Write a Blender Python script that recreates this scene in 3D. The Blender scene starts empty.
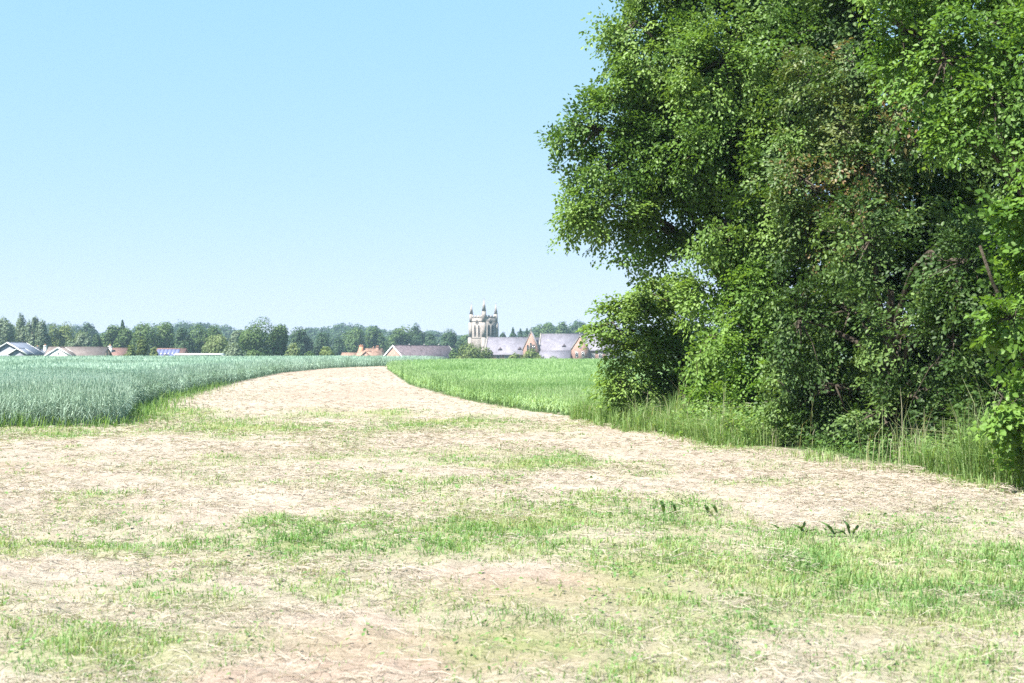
import bpy, math
import numpy as np

rng = np.random.default_rng(7)
scene = bpy.context.scene
COL = scene.collection
K = 1024 * 50.0 / 36.0      # pixels per unit slope
HZ = 350.0                  # horizon row
EYE = 1.6

def W(px, py, d):
    return np.array([(px - 512) / K * d, d, EYE + (HZ - py) / K * d])

def smooth(t):
    t = np.clip(t, 0, 1)
    return t * t * (3 - 2 * t)

# ------------------------------------------------------------------ noise
def _h(ix, iy, s):
    n = (ix * 374761393 + iy * 668265263 + s * 974634777).astype(np.int64) & 0x7fffffff
    n = ((n ^ (n >> 13)) * 1274126177) & 0x7fffffff
    n = n ^ (n >> 16)
    return (n & 0xffff) / 65535.0

def vnoise(x, y, s=0):
    x = np.asarray(x, float); y = np.asarray(y, float)
    ix = np.floor(x).astype(np.int64); iy = np.floor(y).astype(np.int64)
    fx = x - ix; fy = y - iy
    fx = fx * fx * (3 - 2 * fx); fy = fy * fy * (3 - 2 * fy)
    a = _h(ix, iy, s); b = _h(ix + 1, iy, s); c = _h(ix, iy + 1, s); d = _h(ix + 1, iy + 1, s)
    return (a * (1 - fx) + b * fx) * (1 - fy) + (c * (1 - fx) + d * fx) * fy

def fbm(x, y, s=0, o=4):
    t = 0; a = .5
    for i in range(o):
        t = t + a * vnoise(x * 2 ** i, y * 2 ** i, s + i * 17); a *= .5
    return t / (1 - .5 ** o)

# ------------------------------------------------------------------ mesh helpers
def build(name, V, F, mat, parent=None, attrs=None, smooth_shade=False, loc=None):
    """one mesh object from numpy vertices and a list of (n,3)/(n,4) face arrays"""
    V = np.asarray(V, np.float32)
    if isinstance(F, np.ndarray): F = [F]
    F = [np.asarray(f, np.int32) for f in F if len(f)]
    me = bpy.data.meshes.new(name)
    me.vertices.add(len(V)); me.vertices.foreach_set('co', V.ravel())
    nl = sum(f.size for f in F); nf = sum(len(f) for f in F)
    me.loops.add(nl); me.polygons.add(nf)
    me.loops.foreach_set('vertex_index', np.concatenate([f.ravel() for f in F]))
    cnt = np.concatenate([np.full(len(f), f.shape[1], np.int32) for f in F])
    st = np.zeros(nf, np.int32); st[1:] = np.cumsum(cnt)[:-1]
    me.polygons.foreach_set('loop_start', st)
    me.update(calc_edges=True)
    if smooth_shade:
        me.polygons.foreach_set('use_smooth', np.ones(nf, bool))
    for k, a in (attrs or {}).items():
        at = me.attributes.new(k, 'FLOAT', 'POINT')
        at.data.foreach_set('value', np.asarray(a, np.float32))
    me.materials.append(mat)
    o = bpy.data.objects.new(name, me); COL.objects.link(o)
    if parent is not None: o.parent = parent
    if loc is not None: o.location = loc
    return o

def tag(o, label=None, cat=None, group=None, kind=None):
    if label: o['label'] = label
    if cat: o['category'] = cat
    if group: o['group'] = group
    if kind: o['kind'] = kind
    return o

def thing(name, label, cat, loc=(0, 0, 0), rz=0, group=None):
    o = bpy.data.objects.new(name, None); COL.objects.link(o)
    o.location = [float(c) for c in loc]; o.rotation_euler = (0, 0, rz)
    o.empty_display_size = .2
    return tag(o, label, cat, group)

def norm(v):
    return v / np.maximum(np.linalg.norm(v, axis=-1, keepdims=True), 1e-9)

def leaves(P, D, N, L, wr=.6, fold=.25, curl=.15):
    """oval folded leaves: base P, direction D, normal N, length L"""
    D = norm(D); S = norm(np.cross(D, N)); N = np.cross(S, D)
    L = np.asarray(L)[:, None]; w = L * wr * .5
    V = np.stack([P,
                  P + D * L * .33 + S * w + N * w * fold,
                  P + D * L * .70 + S * w * .78 + N * (w * fold * .7 - L * curl * .4),
                  P + D * L - N * L * curl,
                  P + D * L * .70 - S * w * .78 + N * (w * fold * .7 - L * curl * .4),
                  P + D * L * .33 - S * w + N * w * fold], 1)
    n = len(P); i = (np.arange(n) * 6)[:, None]
    q = np.concatenate([i + np.array([[0, 1, 2, 3]]), i + np.array([[0, 3, 4, 5]])])
    return V.reshape(-1, 3), q

def ribbons(p0, p1, p2, w0, w1, w2, side):
    side = norm(side)
    f = lambda w: np.broadcast_to(np.asarray(w, float), (len(p0),))[:, None] * .5
    V = np.stack([p0 - side * f(w0), p0 + side * f(w0), p1 - side * f(w1), p1 + side * f(w1),
                  p2 - side * f(w2), p2 + side * f(w2)], 1)
    i = (np.arange(len(p0)) * 6)[:, None]
    q = np.concatenate([i + np.array([[0, 1, 3, 2]]), i + np.array([[2, 3, 5, 4]])])
    return V.reshape(-1, 3), q

class MB:
    """collects several pieces into one mesh"""
    def __init__(s): s.V = []; s.F = []; s.A = {}; s.n = 0
    def add(s, V, F, **attrs):
        V = np.asarray(V, float).reshape(-1, 3)
        if isinstance(F, np.ndarray): F = [F]
        s.V.append(V); s.F += [np.asarray(f) + s.n for f in F if len(f)]
        for k, a in attrs.items():
            s.A.setdefault(k, []).append(np.broadcast_to(np.asarray(a, float), (len(V),)))
        s.n += len(V)
    def box(s, x0, x1, y0, y1, z0, z1):
        V = [(x, y, z) for x in (x0, x1) for y in (y0, y1) for z in (z0, z1)]
        s.add(V, np.array([[0, 1, 3, 2], [4, 6, 7, 5], [0, 4, 5, 1], [2, 3, 7, 6], [0, 2, 6, 4], [1, 5, 7, 3]]))
    def poly_extrude(s, pts, vec):
        """planar polygon pts extruded along vec"""
        pts = np.asarray(pts, float); n = len(pts); vec = np.asarray(vec, float)
        V = np.concatenate([pts, pts + vec])
        side = np.array([[i, (i + 1) % n, (i + 1) % n + n, i + n] for i in range(n)])
        s.add(V, [np.arange(n)[None, ::-1], np.arange(n)[None] + n, side])
    def tube(s, pts, rad, sides=6, **attrs):
        pts = np.asarray(pts, float); m = len(pts)
        t = norm(np.gradient(pts, axis=0))
        ref = np.where(np.abs(t[:, 2:3]) > .9, np.array([[1., 0, 0]]), np.array([[0, 0, 1.]]))
        a = norm(np.cross(t, ref)); b = np.cross(t, a)
        th = np.linspace(0, 2 * np.pi, sides, endpoint=False)
        r = np.broadcast_to(np.asarray(rad, float), (m,))[:, None, None]
        V = pts[:, None] + r * (np.cos(th)[None, :, None] * a[:, None] + np.sin(th)[None, :, None] * b[:, None])
        q = []
        for i in range(m - 1):
            for j in range(sides):
                k = (j + 1) % sides
                q.append([i * sides + j, i * sides + k, (i + 1) * sides + k, (i + 1) * sides + j])
        s.add(V.reshape(-1, 3), [np.array(q), np.arange(sides)[None, ::-1], (np.arange(sides) + (m - 1) * sides)[None]], **attrs)
    def cone(s, c, r, h, sides=8):
        th = np.linspace(0, 2 * np.pi, sides, endpoint=False)
        V = np.concatenate([np.stack([c[0] + r * np.cos(th), c[1] + r * np.sin(th), np.full(sides, c[2])], 1), [[c[0], c[1], c[2] + h]]])
        s.add(V, [np.array([[i, (i + 1) % sides, sides] for i in range(sides)]), np.arange(sides)[None, ::-1]])
    def build(s, name, mat, parent=None, **kw):
        return build(name, np.concatenate(s.V), s._merge(), mat, parent,
                     {k: np.concatenate(a) for k, a in s.A.items()} or None, **kw)
    def _merge(s):
        by = {}
        for f in s.F: by.setdefault(f.shape[1], []).append(f)
        return [np.concatenate(v) for v in by.values()]

# ------------------------------------------------------------------ materials
def mat_new(name):
    m = bpy.data.materials.new(name); m.use_nodes = True
    nt = m.node_tree; nt.nodes.clear()
    out = nt.nodes.new('ShaderNodeOutputMaterial')
    return m, nt, out

def ramp(nt, stops, fac):
    r = nt.nodes.new('ShaderNodeValToRGB'); e = r.color_ramp.elements
    while len(e) < len(stops): e.new(.5)
    for el, (p, c) in zip(e, stops): el.position = p; el.color = (*c, 1)
    nt.links.new(fac, r.inputs[0]); return r.outputs[0]

def attr(nt, name):
    a = nt.nodes.new('ShaderNodeAttribute'); a.attribute_name = name; return a.outputs['Fac']

def noise(nt, scale, detail=4, rough=.6, vec=None):
    n = nt.nodes.new('ShaderNodeTexNoise'); n.inputs['Scale'].default_value = scale
    n.inputs['Detail'].default_value = detail; n.inputs['Roughness'].default_value = rough
    if vec is None:
        vec = nt.nodes.new('ShaderNodeTexCoord').outputs['Object']
    nt.links.new(vec, n.inputs['Vector']); return n.outputs['Fac']

def mix(nt, fac, a, b, mode='MIX'):
    m = nt.nodes.new('ShaderNodeMix'); m.data_type = 'RGBA'; m.blend_type = mode
    for sock, v in ((m.inputs['Factor'], fac), (m.inputs['A'], a), (m.inputs['B'], b)):
        pass
    def put(s, v):
        if isinstance(v, (int, float)): s.default_value = v
        elif isinstance(v, tuple): s.default_value = (*v, 1)
        else: nt.links.new(v, s)
    put(m.inputs[0], fac); put(m.inputs[6], a); put(m.inputs[7], b)
    return m.outputs[2]

def math_n(nt, op, a, b=0., c=None, clamp=False):
    m = nt.nodes.new('ShaderNodeMath'); m.operation = op; m.use_clamp = clamp
    for s, v in zip(m.inputs, (a, b, c)):
        if v is None: continue
        if isinstance(v, (int, float)): s.default_value = v
        else: nt.links.new(v, s)
    return m.outputs[0]

def leaf_mat(name, stops, trans=.35, rough=.45, spec=.35, tstops=None):
    """foliage: a reflecting leaf that also lets light through"""
    m, nt, out = mat_new(name)
    t = attr(nt, 'tint')
    c = ramp(nt, stops, t)
    p = nt.nodes.new('ShaderNodeBsdfPrincipled')
    nt.links.new(c, p.inputs['Base Color']); p.inputs['Roughness'].default_value = rough
    p.inputs['Specular IOR Level'].default_value = spec
    tr = nt.nodes.new('ShaderNodeBsdfTranslucent')
    c2 = ramp(nt, tstops or [(q, (min(1, r * 1.5), g * 1.45, b * .7)) for q, (r, g, b) in stops], t)
    nt.links.new(c2, tr.inputs['Color'])
    mx = nt.nodes.new('ShaderNodeMixShader'); mx.inputs[0].default_value = trans
    nt.links.new(p.outputs[0], mx.inputs[1]); nt.links.new(tr.outputs[0], mx.inputs[2])
    nt.links.new(mx.outputs[0], out.inputs['Surface'])
    return m

def solid_mat(name, stops, scale=3., rough=.8, spec=.2, bump=0., bscale=None, detail=5):
    m, nt, out = mat_new(name)
    p = nt.nodes.new('ShaderNodeBsdfPrincipled')
    f = noise(nt, scale, detail)
    nt.links.new(ramp(nt, stops, f), p.inputs['Base Color'])
    p.inputs['Roughness'].default_value = rough; p.inputs['Specular IOR Level'].default_value = spec
    if bump:
        b = nt.nodes.new('ShaderNodeBump'); b.inputs['Strength'].default_value = bump
        b.inputs['Distance'].default_value = .05
        nt.links.new(noise(nt, bscale or scale * 4, 4), b.inputs['Height']); nt.links.new(b.outputs[0], p.inputs['Normal'])
    nt.links.new(p.outputs[0], out.inputs['Surface'])
    return m

def course_mat(name, c1, c2, mortar, bw=.45, bh=.2, msize=.02, rough=.8, nscale=2., var=.35):
    """brick, stone or tile courses on any upright or sloping face (uses the face's own local axes)"""
    m, nt, out = mat_new(name)
    tc = nt.nodes.new('ShaderNodeTexCoord')
    sep = nt.nodes.new('ShaderNodeSeparateXYZ'); nt.links.new(tc.outputs['Object'], sep.inputs[0])
    u = math_n(nt, 'ADD', sep.outputs[0], sep.outputs[1])
    cmb = nt.nodes.new('ShaderNodeCombineXYZ'); nt.links.new(u, cmb.inputs[0]); nt.links.new(sep.outputs[2], cmb.inputs[1])
    b = nt.nodes.new('ShaderNodeTexBrick'); nt.links.new(cmb.outputs[0], b.inputs['Vector'])
    b.inputs['Color1'].default_value = (*c1, 1); b.inputs['Color2'].default_value = (*c2, 1); b.inputs['Mortar'].default_value = (*mortar, 1)
    b.inputs['Scale'].default_value = 1; b.inputs['Brick Width'].default_value = bw; b.inputs['Row Height'].default_value = bh
    b.inputs['Mortar Size'].default_value = msize
    n = noise(nt, nscale, 5)
    k = ramp(nt, [(.25, (1 - var,) * 3), (.75, (1 + var * .4,) * 3)], n)
    col = mix(nt, 1.0, b.outputs['Color'], k, 'MULTIPLY')
    p = nt.nodes.new('ShaderNodeBsdfPrincipled'); nt.links.new(col, p.inputs['Base Color'])
    p.inputs['Roughness'].default_value = rough; p.inputs['Specular IOR Level'].default_value = .2
    nt.links.new(p.outputs[0], out.inputs['Surface'])
    return m

# ------------------------------------------------------------------ terrain
def terrain(x, y):
    x = np.asarray(x, float); y = np.asarray(y, float)
    z = -4.6 * smooth((y - 150) / 150)
    z = z + 15 * smooth((y - 640) / 600) * (.6 + .8 * fbm(x / 420 + 3, y / 420, 5, 2))
    near = smooth((90 - y) / 50) * smooth((np.abs(y) + 4) / 4)
    z = z + near * (.06 * (fbm(x / 2.2, y / 2.2, 11, 3) - .5) + .075 * (fbm(x / .45, y / .45, 23, 3) - .5))
    z = z + near * smooth((24 - y) / 8) * .055 * (np.clip(fbm(x / .16, y / .16, 29, 3) * 1.6 - .3, 0, 1) - .5)
    return z

def pix(x, y):
    y = np.maximum(np.asarray(y, float), .5)
    return 512 + x / y * K, HZ + EYE / y * K

# green growth coming back through the mown strip: (column, row, half width, half height, strength)
GREEN = [(840, 600, 340, 66, .85), (130, 640, 260, 36, .6), (560, 545, 300, 32, .62), (650, 560, 110, 32, .95), (840, 600, 170, 42, .95), (1000, 560, 70, 22, .9), (1100, 620, 120, 60, .8), (560, 522, 200, 22, .75), (420, 535, 150, 22, .45),
         (950, 655, 150, 40, .85), (700, 640, 70, 40, .75), (640, 670, 60, 20, .8),
         (100, 645, 150, 36, .95), (190, 600, 110, 20, .8), (320, 592, 90, 16, .7), (-80, 640, 120, 45, .7), (240, 640, 70, 24, .7),
         (440, 425, 66, 6, 1.0), (395, 414, 20, 4, .9), (550, 465, 60, 7, .9), (455, 482, 60, 6, .75), (370, 432, 40, 5, .4), (400, 460, 110, 7, .4),
         (230, 428, 90, 8, .95), (170, 415, 40, 6, 1.0), (60, 434, 110, 5, .8), (320, 414, 30, 5, .5), (265, 520, 30, 8, .8),
         (60, 548, 140, 7, .5), (330, 545, 70, 8, .6), (400, 600, 140, 18, .6), (520, 600, 70, 14, .5), (470, 655, 30, 12, .55), (250, 395, 40, 3, .5), (290, 382, 30, 2, .5),
         (590, 425, 60, 3, .6), (500, 405, 40, 3, .5), (730, 448, 50, 3, .7), (130, 495, 90, 5, .3), (720, 500, 120, 5, .35), (350, 575, 120, 10, .45)]
BARE = [(535, 588, 105, 20, 1.2), (440, 652, 190, 26, 1.2), (280, 672, 120, 18, .8), (600, 615, 60, 12, .6), (20, 468, 90, 8, .5), (350, 395, 80, 14, .7), (340, 372, 80, 5, .8), (60, 590, 60, 14, .4), (900, 625, 60, 10, .5)]

def field(lst, x, y, pw=1.):
    px, py = pix(x, y)
    t = np.zeros_like(px)
    for cx, cy, rx, ry, w in lst:
        t = np.maximum(t, w * np.exp(-(((px - cx) / rx) ** 2 + ((py - cy) / ry) ** 2) * .8))
    return t

def green_at(x, y):
    g = field(GREEN, x, y)
    n = fbm(x / .9, y / 1.3, 3, 4)
    return np.clip(g * 1.2 + (n - .52) * 1.5, 0, 1) * smooth((45 - y) / 8 + .0 * x) + np.where(y > 37, .15 * g, 0)

def bare_at(x, y):
    b = field(BARE, x, y)
    return np.clip(b * 1.3 + (fbm(x / .8, y / 1.1, 9, 4) - .55) * 1.6, 0, 1)

# field boundaries on the ground
WHEAT = np.array([(-150, 26.8), (-22, 28.2), (-10.8, 29.4), (-8.9, 29.7), (-8.4, 30.5), (-8.65, 32), (-9.7, 36), (-11.0, 44), (-13.3, 65), (-16.1, 99), (-16, 126), (-12.7, 142),
                  (-9.5, 152), (-6, 180), (-6, 235), (-150, 235)], float)
BARLEY = np.array([(2.9, 28.2), (1.2, 35), (-1.3, 44), (-4.7, 65), (-11, 124), (-10.5, 140), (-5.5, 160), (-4, 235), (160, 235), (160, 34), (5, 33)], float)

def inside(poly, x, y):
    r = np.zeros(np.shape(x), bool); n = len(poly)
    for i in range(n):
        x0, y0 = poly[i]; x1, y1 = poly[(i + 1) % n]
        c = ((y0 > y) != (y1 > y)) & (x < (x1 - x0) * (y - y0) / (y1 - y0 + 1e-12) + x0)
        r ^= c
    return r

def edge_dist(poly, x, y):
    d = np.full(np.shape(x), 1e9); n = len(poly)
    for i in range(n):
        a = poly[i]; b = poly[(i + 1) % n]; ab = b - a
        t = np.clip(((x - a[0]) * ab[0] + (y - a[1]) * ab[1]) / (ab @ ab), 0, 1)
        d = np.minimum(d, np.hypot(x - a[0] - t * ab[0], y - a[1] - t * ab[1]))
    return d

HEDGE_Y = [10, 14, 16.3, 18.6, 21.7, 25, 29, 33]
HEDGE_X = [7.6, 6.5, 5.9, 5.15, 4.4, 3.35, 2.6, 1.7]
def hedge_x(y): return np.interp(y, HEDGE_Y, HEDGE_X)

# ------------------------------------------------------------------ ground
def axis(segs):
    out = []
    for a, b, n in segs: out.append(np.linspace(a, b, n, endpoint=False))
    return np.concatenate(out + [[segs[-1][1]]])
gx = axis([(-2000, -300, 14), (-300, -60, 24), (-60, -16, 60), (-16, -9, 80), (-9, 8, 330), (8, 12, 40), (12, 60, 60), (60, 300, 24), (300, 2000, 14)])
gy = axis([(-200, -10, 10), (-10, 4, 30), (4, 6, 30), (6, 16, 230), (16, 26, 130), (26, 50, 130), (50, 160, 160), (160, 700, 60), (700, 1750, 30)])
GX, GY = np.meshgrid(gx, gy)
GZ = terrain(GX, GY)
ny, nx = GX.shape
idx = np.arange(nx * ny).reshape(ny, nx)
quads = np.stack([idx[:-1, :-1], idx[:-1, 1:], idx[1:, 1:], idx[1:, :-1]], -1).reshape(-1, 4)

def ground_mat():
    m, nt, out = mat_new('mown_straw_ground')
    g, b, f = attr(nt, 'green'), attr(nt, 'bare'), attr(nt, 'crop')
    tc = nt.nodes.new('ShaderNodeTexCoord').outputs['Object']
    mp = nt.nodes.new('ShaderNodeMapping'); nt.links.new(tc, mp.inputs[0]); mp.inputs['Scale'].default_value = (1, 2.2, 1)
    n1 = noise(nt, 1.1, 5, .65, mp.outputs[0]); n2 = noise(nt, 14, 5, .75, mp.outputs[0]); n3 = noise(nt, 70, 3, .7, tc)
    straw = ramp(nt, [(.28, (0.220, 0.176, 0.141)), (.45, (0.317, 0.268, 0.224)), (.6, (0.352, 0.308, 0.264)), (.75, (0.387, 0.348, 0.304))], n2)
    straw = mix(nt, ramp(nt, [(.4, (0, 0, 0)), (.7, (.55, .55, .55))], n1), straw, (.325, .268, .232))
    soil = ramp(nt, [(.3, (0.163, 0.116, 0.090)), (.5, (0.301, 0.232, 0.189)), (.7, (0.353, 0.280, 0.237))], n2)
    col = mix(nt, b, straw, soil)
    gr = ramp(nt, [(.3, (.13, .165, .06)), (.7, (.25, .27, .125))], n2)
    col = mix(nt, math_n(nt, 'MULTIPLY', g, .85), col, gr)
    col = mix(nt, f, col, (.07, .10, .04))
    k = ramp(nt, [(.3, (.72, .72, .72)), (.6, (1.05, 1.05, 1.05))], n3)
    col = mix(nt, 1.0, col, k, 'MULTIPLY')
    p = nt.nodes.new('ShaderNodeBsdfPrincipled'); nt.links.new(col, p.inputs['Base Color'])
    p.inputs['Roughness'].default_value = .95; p.inputs['Specular IOR Level'].default_value = .1
    bp = nt.nodes.new('ShaderNodeBump'); bp.inputs['Strength'].default_value = .7; bp.inputs['Distance'].default_value = .04
    nt.links.new(n2, bp.inputs['Height'])
    bp2 = nt.nodes.new('ShaderNodeBump'); bp2.inputs['Strength'].default_value = .5; bp2.inputs['Distance'].default_value = .012
    nt.links.new(n3, bp2.inputs['Height']); nt.links.new(bp.outputs[0], bp2.inputs['Normal'])
    nt.links.new(bp2.outputs[0], p.inputs['Normal'])
    nt.links.new(p.outputs[0], out.inputs['Surface'])
    return m
fx, fy = GX.ravel(), GY.ravel()
crop = (inside(WHEAT, fx, fy) | inside(BARLEY, fx, fy) | (fy > 156)).astype(float)
crop = np.maximum(crop, np.where((fy < 34) & (fy > 5), np.clip((fx - hedge_x(fy)) / .7, 0, 1), 0))
crop = np.where((fy < -12), .6, crop)
ground = build('ground', np.stack([fx, fy, GZ.ravel()], 1), quads, ground_mat(),
               attrs={'green': green_at(fx, fy), 'bare': bare_at(fx, fy), 'crop': crop}, smooth_shade=True)
tag(ground, 'mown strip of pale straw and bare soil between the crop fields', 'ground', kind='structure')

# ------------------------------------------------------------------ cut hay lying on the ground
def scatter(n, x0, x1, y0, y1):
    return rng.uniform(x0, x1, n), rng.uniform(y0, y1, n)

def on_strip(x, y):
    return (~inside(WHEAT, x, y)) & (~inside(BARLEY, x, y)) & ((x < hedge_x(y) + .2) | (y > 33))

mb = MB()
for (y0, y1, den, w, l) in [(4.5, 10, 1200, .0035, .13), (10, 15, 900, .0045, .13), (15, 23, 560, .006, .13), (23, 34, 300, .009, .15), (34, 62, 70, .012, .16), (62, 145, 16, .018, .24)]:
    x0, x1 = -.42 * y1 - 2, min(.42 * y1 + 2, 8)
    n = int((x1 - x0) * (y1 - y0) * den)
    x, y = scatter(n, x0, x1, y0, y1)
    px, py = pix(x, y)
    swath = np.clip(.25 + 1.5 * (fbm(x / 1.5 + 4, y / .8, 31, 3) - .35), .06, 1)
    swath = np.maximum(swath, .9 * np.exp(-(((px - 880) / 260) ** 2 + ((py - 492) / 45) ** 2)))
    swath = np.maximum(swath, .9 * np.exp(-(((px - 260) / 190) ** 2 + ((py - 566) / 12) ** 2)))
    swath = np.maximum(swath, .8 * np.exp(-(((px - 930) / 150) ** 2 + ((py - 615) / 20) ** 2)))
    swath = swath * (.45 + .9 * np.clip(fbm(x / .5, y / .45, 91, 3) * 2.4 - .75, 0, 1)); keep = on_strip(x, y) & (rng.random(n) < swath * (1 - .85 * bare_at(x, y)) * (1 - .35 * green_at(x, y)))
    x, y, swath = x[keep], y[keep], swath[keep]; n = len(x)
    a = rng.normal(0, .8, n) + np.where(rng.random(n) < .6, 0, 1.5) ; L = l * rng.uniform(.4, 1.3, n)
    d = np.stack([np.cos(a), np.sin(a), rng.normal(.04, .16, n)], 1)
    heap = np.clip(fbm(x / .5, y / .45, 91, 3) * 2.4 - .95, 0, 1)
    zb = terrain(x, y) + .006 + rng.random(n) ** 1.5 * (.02 + .10 * heap) * swath
    p0 = np.stack([x, y, zb], 1)
    p1 = p0 + d * L[:, None] * .5; p1[:, 2] += L * rng.uniform(0, .08, n)
    p2 = p0 + d * L[:, None]; p2[:, :2] += rng.normal(0, .03, (n, 2)); p2[:, 2] = np.maximum(p2[:, 2] - .03, zb - .01)
    side = np.cross(d, rng.normal(0, 1, (n, 3)) * .8 + np.array([0, 0, 1.]))
    V, q = ribbons(p0, p1, p2, w, w, w * .6, side)
    mb.add(V, q, tint=np.repeat(np.clip(rng.normal(.5, .25, n), 0, 1), 6))
hay_mat = leaf_mat('bleached_hay', [(0, (0.245, 0.200, 0.162)), (.35, (0.315, 0.270, 0.230)), (.7, (0.396, 0.351, 0.306)), (1, (0.324, 0.315, 0.225))], .15, .7, .2)
tag(mb.build('cut_hay', hay_mat), 'pale dry cut hay lying in loose swaths across the mown strip', 'hay', kind='stuff')

# ------------------------------------------------------------------ short green grass coming through
mb = MB()
for (y0, y1, den, w, h) in [(4.5, 9, 3800, .0055, .09), (9, 14, 2600, .007, .095), (14, 22, 1300, .009, .10), (22, 34, 480, .013, .10), (34, 50, 110, .02, .12)]:
    x0, x1 = -.42 * y1 - 2, min(.42 * y1 + 2, 8)
    n = int((x1 - x0) * (y1 - y0) * den)
    x, y = scatter(n, x0, x1, y0, y1)
    g = green_at(x, y) * (1 - .8 * bare_at(x, y))
    clump = vnoise(x / .16, y / .16, 77)
    keep = on_strip(x, y) & (rng.random(n) < (g * .95 + .03) * np.clip(clump * 1.4 + .1, .2, 1))
    x, y, g, clump = x[keep], y[keep], g[keep], clump[keep]; n = len(x)
    hh = h * (.4 + 1.3 * rng.random(n) ** 2.2) * (.32 + .45 * g) * (.5 + .9 * clump ** 1.5)
    a = rng.uniform(0, 2 * np.pi, n); lean = rng.uniform(.15, 1.0, n)
    dx = np.stack([np.cos(a), np.sin(a), np.zeros(n)], 1)
    p0 = np.stack([x, y, terrain(x, y) - .005], 1)
    p1 = p0 + dx * (hh * lean * .35)[:, None]; p1[:, 2] += hh * .62
    p2 = p0 + dx * (hh * lean)[:, None]; p2[:, 2] += hh * (1 - .3 * lean)
    sd = np.stack([-np.sin(a), np.cos(a), rng.normal(0, .2, n)], 1) + rng.normal(0, .4, (n, 3))
    V, q = ribbons(p0, p1, p2, w, w * .85, w * .15, sd)
    patch = fbm(x / .7, y / .7, 41, 3)
    mb.add(V, q, tint=np.repeat(np.clip(.5 + (patch - .5) * 1.3 + rng.normal(0, .2, n), 0, 1), 6))
for (y0, y1, den, L) in [(4.5, 9, 260, .026), (9, 15, 190, .032), (15, 26, 70, .042)]:
    x0, x1 = -.42 * y1 - 2, min(.42 * y1 + 2, 8)
    n = int((x1 - x0) * (y1 - y0) * den); x, y = scatter(n, x0, x1, y0, y1)
    k = on_strip(x, y) & (rng.random(n) < (.04 + green_at(x, y)) * np.clip((vnoise(x / .22, y / .22, 99) - .35) * 3, 0, 1))
    x, y = x[k], y[k]; n = len(x); a = rng.uniform(0, 6.28, n)
    d = np.stack([np.cos(a), np.sin(a), rng.uniform(-.1, .9, n)], 1)
    V, q = leaves(np.stack([x, y, terrain(x, y) + rng.uniform(.0, .05, n)], 1), d, np.array([0, 0, 1.]) + rng.normal(0, .35, (n, 3)), L * rng.uniform(.5, 1.5, n), .6)
    mb.add(V, q, tint=np.repeat(np.clip(.14 + rng.normal(0, .15, n), 0, .5), 6))
grass_mat = leaf_mat('short_grass', [(0, (.085, .185, .055)), (.35, (.15, .265, .085)), (.65, (.215, .315, .12)), (.85, (.30, .34, .17)), (1, (.38, .37, .24))], .35, .6, .25)
tag(mb.build('short_grass', grass_mat), 'short green grass growing back in patches through the mown hay', 'grass', kind='stuff')

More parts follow.
